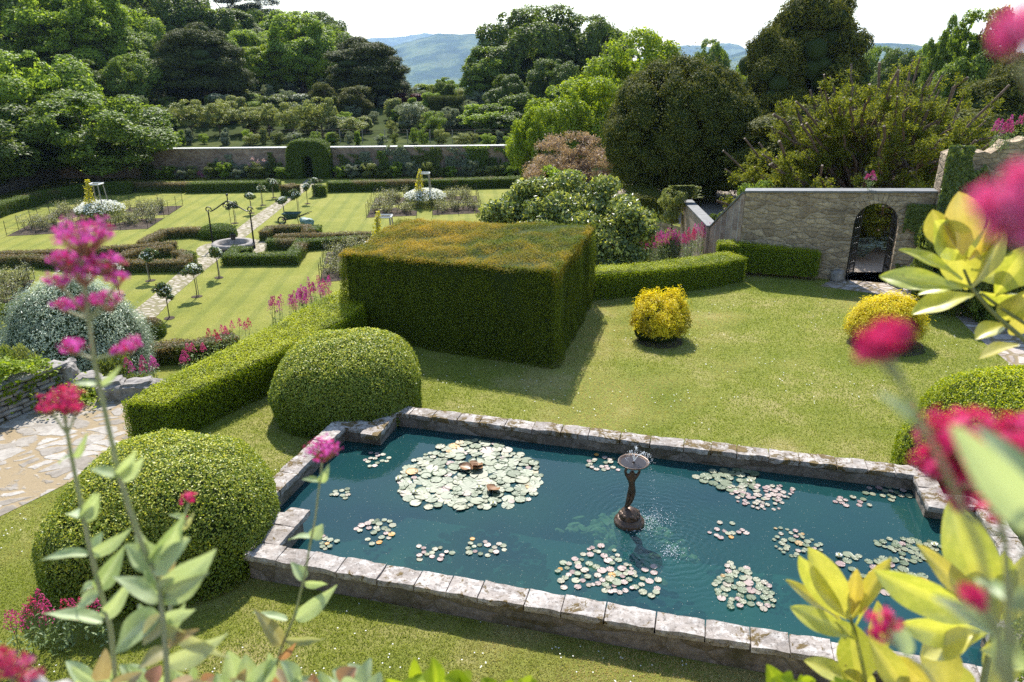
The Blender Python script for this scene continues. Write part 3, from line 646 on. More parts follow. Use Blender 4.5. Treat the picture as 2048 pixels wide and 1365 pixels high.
def outline(path, w):
    p = [Vector(q[:2]) for q in path]; l = []; r = []
    for k in range(len(p)):
        t1 = (p[k]-p[k-1]).normalized() if k else (p[1]-p[0]).normalized(); t2 = (p[k+1]-p[k]).normalized() if k < len(p)-1 else t1
        t = (t1+t2).normalized(); nn = Vector((t.y, -t.x)); sc = 1/max(.5, nn.dot(Vector((t2.y, -t2.x)))); wk = w[k] if hasattr(w, '__len__') else w
        r.append(p[k]+nn*wk/2*sc); l.append(p[k]-nn*wk/2*sc)
    return [tuple(q) for q in r+l[::-1]]
def bounds_round(pts, nr, amp, sc, seed): return pts+nr*((vnoise(pts, sc, seed)-.5)*2*amp)[:, None]
def hedge(poly, z0, z1, mats, label, leaf=.035, dens=2600, name='hedge', tintf=None, wob=.03, cat='hedge', group=None, seed=0, batter=0, jit=.9, asp=.6, thick=.03):
    pts, nr = surf_box(poly, z0, z1, dens, batter=batter); jit = jit*.75; zt = float(np.max(z1))
    # soften the arrises: pull edge points inwards
    P2 = np.array(poly); m = len(P2); A2 = .5*np.sum(P2[:, 0]*np.roll(P2[:, 1], -1)-np.roll(P2[:, 0], -1)*P2[:, 1]); sg = 1 if A2 > 0 else -1
    dmin = np.full(len(pts), 9.)
    for k in range(m):
        a, b = P2[k], P2[(k+1) % m]; e = b-a; Ln = np.linalg.norm(e)+1e-9; t = np.clip(((pts[:, :2]-a)@e)/Ln**2, 0, 1); dmin = np.minimum(dmin, np.linalg.norm(pts[:, :2]-(a+t[:, None]*e), axis=1))
    ed = .07; top = nr[:, 2] > .9; pts[:, 2] -= np.where(top, np.clip(ed-dmin, 0, 1)**2/ed*.8, 0)
    pts = bounds_round(pts, nr, wob, 1.6, seed); pts += nr*R.normal(0, thick, len(pts))[:, None]
    tint = np.zeros(len(pts)) if tintf is None else tintf(pts, nr)
    g = G(); g.leaves(pts, nr, leaf, asp, jit, 0, tint)
    cx, cy = P2.mean(0); ins = []
    po = offs([tuple(q) for q in (P2 if sg > 0 else P2[::-1])], -.045)
    z1b = np.broadcast_to(z1, m); z1b = z1b if sg > 0 else z1b[::-1]
    if batter: po = offs([tuple(q) for q in po], -batter)
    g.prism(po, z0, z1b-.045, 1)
    o = g.build(name, mats); return tag(o, label, cat, group)
topt = lambda amt=.9: (lambda p, n: np.where(n[:, 2] > .9, np.clip(vnoise(p, 2.5, 3)*1.3, 0, 1)*amt, 0))
# the long box hedge at the left
hedge([(-6.72, 11.72), (-5.92, 11.62), (-4.85, 13.6), (-3.42, 16.4), (-3.55, 17.9), (-4.35, 17.7), (-5.5, 14.9)], 0, [.72, .74, .76, .86, .88, .88, .78], [F_box, F_core], 'long straight box hedge running from the flagstone path to the great yew block', .034, 3800, tintf=topt(.7), seed=1)
# yew block
cube = [(-4.05, 16.9), (.93, 14.9), (2.25, 19.75), (-3.05, 20.4)]
def cube_t(p, n):
    v = vnoise(p, .7, 4)*.75+vnoise(p, 3.2, 8)*.45
    return np.where(n[:, 2] > .9, np.clip((v-.40)*1.7, 0, .85), np.clip(.5-1.6*(2.0-p[:, 2]), 0, .5)*(n[:, 0] > .5))  # top: needle colour; right face: sunlit upper band painted in as tint
hedge(cube, 0, [2.05, 2.17, 2.17, 2.05], [F_yew, F_core], 'huge square-cut yew block with orange-brown top on the terrace lawn', .042, 3600, 'topiary_block', cube_t, .085, 'topiary', seed=3, batter=.1, asp=.38, thick=.026)
# hedges to the right of the block
hedge(outline([(2.15, 20.15), (4.0, 20.65), (5.6, 21.25), (6.75, 21.95)], .82), 0, .74, [F_box, F_core], 'low curving box hedge between the yew block and the archway', .036, 3200, tintf=topt(.6), seed=5, wob=.05)
hedge(outline([(6.35, 22.75), (7.3, 22.55), (8.4, 22.2), (9.2, 21.95)], [.5, .75, .78, .7]), .12, [.95, .98, .93, .86, .86, .93, .98, .95], [F_box, F_core], 'taller rounded box hedge against the arched stone wall', .036, 3200, tintf=topt(.6), seed=6, wob=.06); hedge2 = bpy.data.objects[-1] if False else [o for o in C.objects if o.get('label', '').startswith('taller rounded')][0]
g = G()
for k in range(14):
    q = Vector((6.9+k*.17, 22.35-k*.045, 0)); g.tube([q, q+Vector((R.uniform(-.08, .08), -.03, .13)), q+Vector((R.uniform(-.12, .12), 0, .3))], [.022, .016, .01], 5)
g.build('stems', bark, hedge2)
# ---------------------------------------------------------------- domes and balls
def dome_pts(c, r, n, flat=.0, pw=2.3, amp=.05, sc=1.5, seed=0, zmin=-.2):
    d = unit(R.normal(size=(int(n*1.6), 3))); d = d[d[:, 2] > zmin][:n]
    k = (np.sum(np.abs(d)**pw, 1))**(-1/pw)                    # superellipsoid: flatter top, steeper sides
    q = d*k[:, None]; q = q*(1+amp*2*(vnoise(d, sc, seed)-.5)+.022*(vnoise(d, 5, seed+1)-.5)*2)[:, None]
    return q*np.array(r)+np.array(c), unit(d/np.array(r))
def dome(name, lobes, n, leaf, mats, label, cat, tintf=None, group=None, seed=0, pw=2.5, amp=.05, asp=.6, jit=.9, thick=.015, dr=None, extra=None):
    g = G(); tot = sum(q[1][0]*q[1][1] for q in lobes)
    for c, r in lobes:
        k = int(n*r[0]*r[1]/tot); p, nn = dome_pts(c, r, k, pw=pw, amp=amp, seed=seed)
        keep = np.ones(len(p), bool)
        for c2, r2 in lobes:
            if c2 is c: continue
            keep &= np.sum(np.abs((p-np.array(c2))/(np.array(r2)*.95))**pw, 1) > 1
        keep &= p[:, 2] > LOW-.05 if c[2] < 0 else p[:, 2] > .02
        p, nn = p[keep], nn[keep]; p = p+nn*R.normal(0, thick, len(p))[:, None]
        g.leaves(p, nn if dr is None else nn+np.array([0, 0, .6]), leaf, asp, jit, 0, None if tintf is None else tintf(p, nn), dr=nn if isinstance(dr, str) else dr)
        b, _ = 0, 0
        bm = bmesh.new(); bmesh.ops.create_icosphere(bm, subdivisions=3, radius=1); d = np.array([v.co[:] for v in bm.verts]); F = [[v.index for v in f.verts] for f in bm.faces]; bm.free()
        kk = (np.sum(np.abs(d)**pw, 1))**(-1/pw); q = d*kk[:, None]*(1+amp*2*(vnoise(d, 1.5, seed)-.5))[:, None]*(np.array(r)-.07)+np.array(c)
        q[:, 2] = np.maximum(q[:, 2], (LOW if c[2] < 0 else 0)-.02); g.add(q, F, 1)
    o = g.build(name, mats); return tag(o, label, cat, group)
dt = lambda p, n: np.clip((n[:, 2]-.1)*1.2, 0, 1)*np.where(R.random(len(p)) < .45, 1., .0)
uA = UV(-6.05, 11.45)
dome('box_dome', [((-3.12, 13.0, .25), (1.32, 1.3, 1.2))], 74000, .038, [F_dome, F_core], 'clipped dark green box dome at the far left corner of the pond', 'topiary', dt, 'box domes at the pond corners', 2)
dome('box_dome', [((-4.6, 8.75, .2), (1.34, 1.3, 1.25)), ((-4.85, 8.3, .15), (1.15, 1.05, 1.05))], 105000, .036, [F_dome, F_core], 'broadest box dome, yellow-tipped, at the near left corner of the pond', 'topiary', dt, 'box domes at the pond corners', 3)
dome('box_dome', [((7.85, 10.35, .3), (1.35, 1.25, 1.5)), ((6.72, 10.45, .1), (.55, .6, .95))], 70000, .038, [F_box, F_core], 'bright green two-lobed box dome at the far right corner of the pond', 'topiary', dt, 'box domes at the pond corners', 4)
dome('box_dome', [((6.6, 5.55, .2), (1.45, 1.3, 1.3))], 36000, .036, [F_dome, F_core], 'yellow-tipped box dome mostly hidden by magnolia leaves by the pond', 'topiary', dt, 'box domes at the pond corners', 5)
gt = lambda p, n: np.clip((.55-n[:, 2])*1.4, 0, .85)*np.clip((vnoise(p, 5, 2)-.3)*3, 0, 1)  # darker needles on the flanks: shading put into the colour
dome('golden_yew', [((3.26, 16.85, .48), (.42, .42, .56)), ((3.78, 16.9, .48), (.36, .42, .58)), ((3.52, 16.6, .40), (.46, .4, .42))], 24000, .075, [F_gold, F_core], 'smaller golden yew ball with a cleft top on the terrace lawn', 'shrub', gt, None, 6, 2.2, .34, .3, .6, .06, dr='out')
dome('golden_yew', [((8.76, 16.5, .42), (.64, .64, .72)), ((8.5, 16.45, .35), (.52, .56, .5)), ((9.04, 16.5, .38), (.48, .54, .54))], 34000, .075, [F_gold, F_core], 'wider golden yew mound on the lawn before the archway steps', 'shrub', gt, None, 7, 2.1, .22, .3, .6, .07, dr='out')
for c, r in (((3.5, 16.55), .55), ((8.72, 16.3), .85)):
    th = np.linspace(0, 6.283, 30, endpoint=False); sheet('soil_patch', [(c[0]+r*math.cos(a)*(1+.05*math.sin(5*a)), c[1]+r*.85*math.sin(a)) for a in th], .006, soil)
st = lambda p, n: np.where(vnoise(p, 2.2, 2) > .55, .7, 0)
dome('silver_shrub', [((-11.1, 17.9, -.85), (1.62, 1.6, 1.9)), ((-10.6, 17.6, -1.3), (1.25, 1.3, 1.5)), ((-11.7, 17.8, -1.4), (1.2, 1.3, 1.5))], 70000, .085, [F_silver, F_core], 'big rounded silver-leaved shrub beyond the low dry-stone wall', 'shrub', st, None, 8, 2.0, .10, .24, .8, .09, dr='out')

# ---------------------------------------------------------------- lower box hedges
def brown(amount, zt):                                          # dead brown tops of blighted box
    def f(p, n):
        v = vnoise(p, .45, 12)+.25*(vnoise(p, 3, 5)-.5)
        return np.clip((v-(1-amount))*6, 0, 1)*np.clip(1-(zt-p[:, 2]-.12)*3.2, 0, 1)
    return f
LH = .46; BX = [F_boxdark, F_core]
def lowhedge(px, label, w=.55, h=LH, amount=.8, seed=0, group='low box hedges of the sunken garden', close=False):
    pts_ = [P(x, y, LOW+h) for x, y in px]
    return hedge(outline(pts_, w), LOW, LOW+h, BX, label, .06, 900, tintf=brown(amount, LOW+h), seed=seed, wob=.04, group=group, thick=.03)
lowhedge([(500, 496), (473, 494), (457, 509), (584, 508), (603, 481), (720, 472), (950, 456)], 'long low hedge bending round the well corner and running behind the yew block', amount=.52, seed=1)
lowhedge([(533, 480), (592, 479)], 'short stub hedge inside the right-hand knot beside the well', amount=.75, seed=2)
lowhedge([(550, 471), (621, 469), (730, 465), (1030, 452)], 'straight brown-topped hedge parallel behind the long green one', .4, .42, amount=1, seed=3)
lowhedge([(526, 463), (540, 453), (612, 451), (620, 461)], 'brown U-shaped hedge next to the green wheelbarrow', .5, .5, amount=.95, seed=4)
lowhedge([(626, 459), (632, 450)], 'small green hedge block ending the brown U beside the wheelbarrow', .6, .5, amount=.2, seed=5)
lowhedge([(-40, 514), (60, 512), (219, 523), (362, 521), (378, 506), (352, 500)], 'front hedge of the left knot, brown top over green side, reaching the path', amount=.8, seed=6)
lowhedge([(-40, 505), (100, 501), (170, 499), (242, 492), (352, 484)], 'straight brown hedge crossing the lawn left of the well', .5, amount=.75, seed=7)
lowhedge([(282, 484), (326, 460), (380, 456), (425, 458)], 'brown angled hedge at the back of the left knot', .5, amount=.8, seed=8)
lowhedge([(235, 513), (268, 500), (345, 492)], 'inner brown hedge folded inside the left knot', .45, amount=.85, seed=9)
dome('box_ball', [(tuple(P(436, 474, LOW)-Vector((0, 0, -.15))), (.95, .75, .48))], 9000, .06, [F_boxdark, F_core], 'bright green rounded box mound beside the well overthrow', 'topiary', None, None, 9)
dome('box_ball', [(tuple(P(305, 672, LOW)+Vector((0, 0, .1))), (.42, .42, .5))], 5000, .045, [F_boxdark, F_core], 'small box ball with brown crown near the silver shrub', 'topiary', lambda p, n: np.clip((p[:, 2]+1.95)*4, 0, 1), None, 10)
lowhedge([(225, 712), (300, 690), (385, 686), (470, 666)], 'low hedge half brown half green below the long terrace hedge', .7, .55, .62, 11)
lowhedge([(-60, 428), (0, 405), (90, 382), (180, 368), (262, 366)], 'shaded hedge curving along the left side of the sunken lawn', .8, .7, .35, 12)
lowhedge([(205, 366), (372, 366)], 'brown stretch of hedge before the far brick wall', .7, .6, 1, 13)
lowhedge([(372, 366), (560, 362)], 'green stretch of hedge before the far brick wall, left of the arch', .8, .65, .12, 14)
lowhedge([(655, 364), (800, 361), (960, 357), (1070, 354)], 'long low green hedge before the far brick wall, right of the arch', .9, .65, .3, 15)
lowhedge([(567, 372), (592, 368)], 'brown box cube left of the garden path end', .9, .7, .8, 16)
lowhedge([(629, 372), (646, 370)], 'dark box cube right of the garden path end', .9, .7, .5, 17)

# ---------------------------------------------------------------- walls
def wall_run(a, b, z0, z1a, z1b, th, name, mat, label, cop=None, cat='wall', copw=.06, coph=.06):
    a, b = Vector(a), Vector(b); t = (b-a).normalized(); nn = Vector((-t.y, t.x)); g = G(); h = nn*th/2
    q = [a-h, b-h, b+h, a+h]; g.prism([tuple(k) for k in q], z0, [z1a, z1b, z1b, z1a])
    e = empty(name, (*((a+b)/2), z0), label, cat); g.build('wall_face', mat, e)
    if cop:
        h2 = nn*(th/2+copw); q = [a-h2-t*.02, b-h2+t*.02, b+h2+t*.02, a+h2-t*.02]; g = G(); g.prism([tuple(k) for k in q], np.array([z1a, z1b, z1b, z1a])+.002, np.array([z1a, z1b, z1b, z1a])+coph); g.build('coping', cop, e)
    return e
WB = lambda x: (x, 58.9+.044*x)
palecop = plain('pale_coping', (.48, .47, .45), .5, nz=(.64, .63, .61), nscale=3)
fw = wall_run(WB(-34), WB(-16.0), LOW-.1, -.26, -.17, .45, 'brick_wall', brick_far, 'long old brick wall with pale coping left of the hedge arch', palecop)
fw2 = wall_run(WB(-14.2), WB(12), LOW-.1, -.17, -.04, .45, 'brick_wall', brick_far, 'long old brick wall covered in climbers right of the hedge arch', palecop)
wall_run((-34.2, 30), WB(-34.2), LOW-.1, -.3, -.3, .45, 'brick_wall', drystone, 'shaded stone side wall of the sunken garden behind the big tree', palecop)
v0 = D(1425, 455, 24.6); v1 = D(1374, 403, 28.8); e0 = Vector((7.1, 22.75))
wall_run((v0.x, v0.y), (v1.x, v1.y), LOW-.1, v0.z, v1.z, .34, 'brick_wall', brick_side, 'weathered brick wall with wide slate coping running back to the yew', slate, copw=.03)
wall_run((v0.x+.05, v0.y-.05), (e0.x, e0.y), LOW-.1, v0.z, 2.42, .3, 'brick_wall', brick_side, 'sloping brick wall climbing to the end of the arched wall', slate, copw=.03)
# arched stone wall
A0 = Vector((7.05, 22.72)); A1 = Vector((11.85, 21.0)); T = (A1-A0).normalized(); LNG = (A1-A0).length; NN = Vector((T.y, -T.x))   # NN faces the camera
def aw(s, z, d): q = A0+T*s+NN*d; return (q.x, q.y, z)
sj0 = (Vector((9.95, 21.6))-A0).dot(T); sj1 = (Vector((11.08, 21.25))-A0).dot(T); SPR = 1.72; APX = 2.36; mc = (sj0+sj1)/2; hw = (sj1-sj0)/2
def archp(k, ex=0):                                             # slightly flattened round arch
    a = math.pi*(1-k); return (mc+math.cos(a)*(hw+ex), SPR+math.sin(a)**.95*(APX-SPR+ex))
NA = 16; arc = [archp(k/NA) for k in range(NA+1)]
prof = [(0, -.1), (sj0, -.1)]+arc+[(sj1, -.1), (LNG, -.1), (LNG, 2.74), (0, 2.46)]
aw_e = empty('arched_wall', aw(LNG/2, 0, 0), 'rubble stone garden wall with slate coping, pierced by a round archway', 'wall')
g = G(); n = len(prof); TH = .42
V = [aw(s, z, 0) for s, z in prof]+[aw(s, z, -TH) for s, z in prof]; tri = tessellate_polygon([[Vector((s, z, 0)) for s, z in prof]])
g.add(V, tri); g.add(V, [[q+n for q in t[::-1]] for t in tri]); g.add(V, [[i_, (i_+1) % n, (i_+1) % n+n, i_+n] for i_ in range(n)])
g.build('wall_face', rubble, aw_e)
g = G(); q = [aw(-.03, 0, .06)[:2], aw(LNG, 0, .06)[:2], aw(LNG, 0, -TH-.05)[:2], aw(-.03, 0, -TH-.05)[:2]]; g.prism(q, np.array([2.46, 2.74, 2.74, 2.46])+.002, np.array([2.46, 2.74, 2.74, 2.46])+.055); g.build('coping', slate, aw_e)
g = G(); NV = 19
for k in range(NV):
    k0, k1 = (k+.06)/NV, (k+.94)/NV; ex = .26+R.uniform(-.03, .04); a, b, c, d_ = archp(k0, .004), archp(k1, .004), archp(k1, ex), archp(k0, ex); o_ = .018+R.uniform(0, .012)
    V = [aw(*q, o_) for q in (a, b, c, d_)]+[aw(*q, -.1) for q in (a, b, c, d_)]
    g.add(V, [[3, 2, 1, 0], [0, 1, 5, 4], [1, 2, 6, 5], [2, 3, 7, 6], [3, 0, 4, 7]])
g.build('arch_stones', rubble, aw_e)
# taller ruined wall to the right
g = G(); top = [(0, 3.75), (.25, 3.98), (.6, 3.92), (.9, 3.85), (1.15, 3.88), (1.3, 4.12), (1.7, 4.22), (2.4, 4.3), (3.4, 4.25), (5.5, 4.4), (9, 4.4)]
B0 = aw(LNG+.02, 0, .12); bx = Vector(B0[:2]); T2 = Vector((.97, -.24)); N2 = Vector((T2.y, -T2.x))
S_ = np.linspace(0, 9, 60); Zt = np.interp(S_, [t[0] for t in top], [t[1] for t in top])+np.where(np.arange(60) % 3 == 0, .05, -.02)
rows = 26
for side in (0, 1):
    V = []
    for r_ in range(rows+1):
        z = -.1+(Zt+.1)*r_/rows; p2 = np.array([(bx+T2*s_).to_tuple() for s_ in S_]); p3 = np.c_[p2, z]
        dsp = (vnoise(p3, 2.6, 31)-.5)*.10-side*.6; V.append(np.c_[p2+np.array(N2)[None]*dsp[:, None], z])
    V = np.concatenate(V); i, j = np.meshgrid(np.arange(rows), np.arange(59), indexing='ij'); F = np.stack([i*60+j, i*60+j+1, (i+1)*60+j+1, (i+1)*60+j], -1).reshape(-1, 4)
    g.add(V, F if not side else F[:, ::-1]); 
    if side == 0: VA = V
    else: VB = V
g.add(np.r_[VA[-60:], VB[-60:]], [[j, j+1, 60+j+1, 60+j] for j in range(59)]); g.add(np.r_[VA[::60], VB[::60]], [[j, 27+j, 27+j+1, j+1] for j in range(rows)])
tag(g.build('ruined_wall', rubble), 'tall crumbling stone wall with broken top, hung with creeper', 'wall')
ruin = lambda s_, z, d=.06: np.array([*(bx+T2*s_+N2*d), z])
# gate of two iron leaves
gate = empty('iron_gate', aw(mc, 0, -.2), 'black wrought-iron gate standing open in the stone archway', 'gate')
for hs_, sg, ang in ((sj0+.03, 1, 1.15), (sj1-.03, -1, 1.45)):
    g = G(); hx = Vector(aw(hs_, 0, -.22)[:2]); dl = (T*sg*math.cos(ang)-NN*math.sin(ang)); wl = hw-.02
    def gp(s_, z): q = hx+dl*s_; return (q.x, q.y, z)
    for s_ in (0, wl): g.tube([gp(s_, .03), gp(s_, 1.72 if s_ == 0 else 2.2)], .018, 6)
    for z in (.12, .75, 1.25): g.tube([gp(0, z), gp(wl, z)], .014, 5)
    g.tube([gp(s_, 1.72+.48*math.sin(s_/wl*math.pi/2)) for s_ in np.linspace(0, wl, 8)], .016, 6)
    for k in range(1, 8): s_ = wl*k/8; g.tube([gp(s_, .1), gp(s_, 1.72+.46*math.sin(s_/wl*math.pi/2))], .007, 5)
    for zc in (.42, 1.0, 1.48, 1.8):
        for k in range(4):
            s_ = wl*(k+.5)/4; g.tube([gp(s_+.05*math.cos(a), zc+.05*math.sin(a)) for a in np.linspace(0, 6.28, 12)], .006, 4)
    g.build('gate_leaf', iron, gate)
# a second upright either side: the fixed posts
g = G()
for s_ in (sj0+.06, sj1-.06): g.tube([aw(s_, 0, .03), aw(s_, 1.55, .03)], .012, 6)
g.build('fixed_posts', iron, gate)
# steps beyond the arch foot
ste = empty('stone_steps', (*P(1820, 580)[:2], 0), 'shallow worn stone steps rising to the right of the archway', 'steps')
for k, (x0, x1, hh) in enumerate(((1812, 1850, .12), (1852, 1960, .24))):
    a, b, c, d_ = P(x0, 562, 0), P(x1, 568 if k == 0 else 580, 0), P(x1-6, 592 if k == 0 else 612, 0), P(x0-8, 588, 0)
    g = G(); g.prism([(q.x, q.y) for q in (d_, c, b, a)], 0, hh); g.build('step', flag_right, ste)
rk = stone((9.72, 21.62, .16), (.34, .3, .34), .4, 77, .03); tag(rk.build('boulder', grey_stone), 'rough pale stone at the foot of the taller box hedge', 'stone')
# dry-stone wall and boulders at the left
dw_ = D(10, 776, 12.3); g = G()
a_, b_ = Vector((-10.5, 10.2)), Vector((-9.0, 13.5)); tt = (b_-a_).normalized(); nn = Vector((tt.y, -tt.x)); Lw = (b_-a_).length
dsw = empty('dry_stone_wall', (*((a_+b_)/2), 0), 'low dry-stone wall with ivy on top beside the flagstone path', 'wall')
k = 0
for row in range(7):
    s_ = R.uniform(-.2, 0)
    while s_ < Lw:
        w = R.uniform(.22, .55); hh = .095
        if row == 6: w *= 1.3
        q = a_+tt*(s_+w/2)+nn*R.uniform(-.015, .02); st_ = stone((q.x, q.y, row*.1+.05), (w-.015, .36 if row < 6 else .42, hh), math.atan2(tt.y, tt.x)+R.uniform(-.03, .03), 500+k, .014, 0, R.random()); g.V += st_.V; g.F += [(f[0]+g.n, *f[1:]) for f in st_.F]; g.n += st_.n
        s_ += w; k += 1
g.build('stonework', grey_stone, dsw)
st_ = stone((-8.82, 13.75, .3), (.22, .55, .75), .25, 900, .04); st_.build('end_stone', grey_stone, dsw)
for px, py, sx, sy, sz, rz_, lab in ((168, 765, .75, .5, .45, .4, 'flat-topped block at the head of the garden steps beside the ivy'), (228, 775, .5, .55, .5, .3, 'upright grey block between two others at the path end'), (272, 770, .75, .5, .42, .45, 'cracked layered stone block beside the end of the long hedge'), (318, 758, .4, .3, .3, .4, 'half-hidden pale stone behind the long hedge')):
    q = P(px, py+18, 0); st_ = stone((q.x, q.y, sz/2-.12), (sx, sy, sz), rz_, int(px), .045); tag(st_.build('stone_block', grey_stone), lab, 'stone', 'stone blocks at the path end')

# ---------------------------------------------------------------- trees
def crown(lobes, n, leaf, asp=.6, jit=.8, core=None, shell=(.72, 1.16), zcut=-.75, dr=None, flat=0, m=0, cull=0):
    if dr is None: dr = 'out'
    g = G(); Lc = np.array([l[0] for l in lobes]); Lr = np.array([l[1] for l in lobes], float)
    w = Lr[:, 0]*Lr[:, 1]+Lr[:, 0]*Lr[:, 2]; w /= w.sum(); k = R.choice(len(lobes), int(n*(2.6 if cull else 1.7)), p=w)
    d = unit(R.normal(size=(len(k), 3))); keep = d[:, 2] > zcut; k, d = k[keep], d[keep]
    q = R.uniform(*shell, len(k)); p = Lc[k]+d*Lr[k]*q[:, None]
    ins = np.zeros(len(p), bool)
    for i_ in range(len(lobes)): ins |= (np.sum(((p-Lc[i_])/Lr[i_])**2, 1) < .66) & (k != i_)
    if cull: ins |= vnoise(p, cull, 17) < .36
    p, d, k = p[~ins][:n], d[~ins][:n], k[~ins][:n]
    p = p+R.normal(0, .085, p.shape)*Lr[k]
    nr = unit(d/Lr[k]+np.array([0, 0, flat]))
    g.leaves(p, nr, leaf, asp, jit, m, None, dr=d+R.normal(0, .4, d.shape) if isinstance(dr, str) else dr)
    if core:
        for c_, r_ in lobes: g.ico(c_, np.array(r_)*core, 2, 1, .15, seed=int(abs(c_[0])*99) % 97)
    return g
def mklobes(seed, H, Rw, z0, n, r0, r1, shape='round', fz=.8):
    r = np.random.default_rng(seed); L_ = []
    while len(L_) < n:
        d = unit(r.normal(size=3)); rad = r.random()**.45
        z = z0+(H-z0)*(.5+.5*d[2]*rad)
        t = (z-z0)/(H-z0)
        if shape == 'round': pr = 1
        elif shape == 'cone': pr = 1.25*(1-t)**.7+.15
        elif shape == 'egg': pr = (1.1-.55*t)
        s_ = r.uniform(r0, r1)
        L_.append(((d[0]*rad*Rw*pr*.82, d[1]*rad*Rw*pr*.82, min(z, H-s_*.8)), (s_, s_, s_*fz)))
    return L_
def trunk_limbs(H, z0, lobes, r0, seed=0, lean=.3, nl=12):
    r = np.random.default_rng(seed); g = G(); top = H*.75
    ax = [np.array([math.sin(t*2.3+seed)*lean*t, math.cos(t*1.7+seed)*lean*t, t*top]) for t in np.linspace(0, 1, 8)]
    ax[0][2] = -1.5; g.tube(ax, [r0*(1.25-.2*0 if k == 0 else 1-.82*k/7) for k in range(8)], 9)
    for c_, r_ in [lobes[i_] for i_ in r.permutation(len(lobes))[:nl]]:
        c_ = np.array(c_); zz = np.clip(c_[2]*.55, z0*.7, top*.9); k = zz/top; st_ = np.array([math.sin(k*2.3+seed)*lean*k, math.cos(k*1.7+seed)*lean*k, zz])
        md = (st_+c_)/2+np.array([0, 0, -.08*H*.3])+r.normal(0, .15, 3); g.tube([st_, md, c_], [r0*.42, r0*.26, r0*.08], 6, cap=False)
    return g
PROTO = {}
def proto(name, H, Rw, z0, nl, r0, r1, n, leaf, shape='round', asp=.65, jit=.85, core=None, tr=.28, seed=1, fz=.8, flat=.3, zcut=-.75, dr=None, shell=(.72, 1.16)):
    lb = mklobes(seed, H, Rw, z0, nl, r0, r1, shape, fz)
    g = crown(lb, n, leaf, asp, jit, core, flat=flat, zcut=zcut, dr=dr, shell=shell, cull=.75*10/H if not core else .55*10/H)
    V = np.concatenate(g.V); V_ = V[:, :2]; wd = np.percentile(np.abs(V_), 99.3); ht = np.percentile(V[:, 2], 99.8)
    t = trunk_limbs(H, z0, lb, tr, seed)
    PROTO[name] = (g.mesh('crown', [F_syc, F_core]), t.mesh('trunk', [bark], True), wd, ht)
proto('broad', 10, 5, 1.2, 150, .45, 1.2, 58000, .26, seed=3, jit=.6, fz=.95)
proto('broad2', 10, 4.6, .8, 160, .4, 1.1, 58000, .25, seed=8, shape='egg', jit=.6, fz=1)
proto('billow', 10, 5.2, 1.4, 130, .55, 1.35, 60000, .25, seed=21, fz=.85, flat=.4, jit=.6)
proto('airy', 10, 4.2, 1.6, 120, .4, .9, 34000, .26, seed=30, fz=.9, jit=.7)
proto('yewtree', 10, 4.6, .1, 110, .6, 1.2, 60000, .26, 'egg', .35, .6, .75, seed=41, dr=np.array([0, 0, .4]))
proto('shrub', 3, 1.9, .0, 44, .3, .6, 15000, .15, 'egg', .6, .7, .5, tr=.06, seed=50)
proto('loose_shrub', 3, 1.7, .1, 50, .22, .45, 9000, .14, 'round', .5, .8, None, tr=.06, seed=55)
proto('apple', 4, 1.9, 1.0, 50, .22, .5, 7000, .16, 'round', .55, .8, None, tr=.09, seed=60)
proto('feather', 5, 3, 1.0, 130, .18, .42, 24000, .14, 'round', .35, .8, None, tr=.12, seed=65, shell=(.2, 1.6))
proto('spire', 5, .85, .1, 30, .3, .5, 12000, .16, 'round', .28, .6, .65, tr=.08, seed=70, fz=1.5, dr=np.array([0, 0, 2.]))
def place(name, pr, mat, px, pytop, wpx, Y, label, cat='tree', group=None, zb=None, trunkmat=None, rz=None, asp_y=None, z_extra=0):
    cm, tm, wd, ht = PROTO[pr]; tp = D(px, pytop, Y); x = tp.x
    zb = tz(x, Y) if zb is None else zb
    if Y < 58.8+.044*x and zb < LOW: zb = LOW
    if tp.z-zb < .9: tp = Vector((tp.x, tp.y, zb+(1.0 if pr in ('shrub', 'loose_shrub') else 3)*random.uniform(.8, 1.3)))
    sxy = (wpx/2)/ppm(Y, (tp.z+zb)/2)/wd*(1.12 if cat == 'tree' else 1); szz = (tp.z-zb)/ht
    if pr in ('broad', 'broad2', 'airy', 'billow') and Y > 60: sxy = min(sxy, .52*(tp.z-zb)/wd)
    e = bpy.data.objects.new(name, None); C.objects.link(e); e.location = (x, Y, zb); e.rotation_euler.z = R.uniform(0, 6.28) if rz is None else rz
    e.scale = (sxy, sxy*(asp_y or 1), szz); tag(e, label, cat, group)
    for nm, me, mt in (('crown', cm, mat), ('trunk', tm, trunkmat or bark)):
        if pr in ('shrub', 'loose_shrub') : nm = {'crown': 'foliage', 'trunk': 'stems'}[nm]
        o = bpy.data.objects.new(nm, me); C.objects.link(o); o.parent = e
        o.material_slots[0].link = 'OBJECT'; o.material_slots[0].material = mt
    return e
TG = 'woodland trees on the slope beyond the sunken garden'
# garden corner, in front of the far wall
place('sycamore_tree', 'billow', F_syc, 165, 185, 260, 54, 'broad dark green tree leaning over the left end of the far brick wall')
place('sycamore_tree', 'broad', F_lime, 25, 105, 240, 57, 'lighter yellow-green tree at the far left corner of the sunken garden')
place('sycamore_tree', 'broad', F_oak, -60, 215, 250, 50, 'shaded tree cut by the left picture edge above the curved hedge', zb=LOW)
place('broadleaf_tree', 'broad2', F_syc, 40, -60, 300, 82, 'tall mid-green tree at the top left filling the corner', group=TG)
place('broadleaf_tree', 'airy', F_lime, 120, -50, 190, 80, 'tall light green airy tree second from the left edge', group=TG)
place('broadleaf_tree', 'broad2', F_syc, 205, 35, 170, 84, 'mid-green tree standing between the light airy tree and the dark crown', group=TG)
place('broadleaf_tree', 'broad', F_oak, 325, -35, 210, 105, 'darkest high crown on the skyline above the wide yew', group=TG)
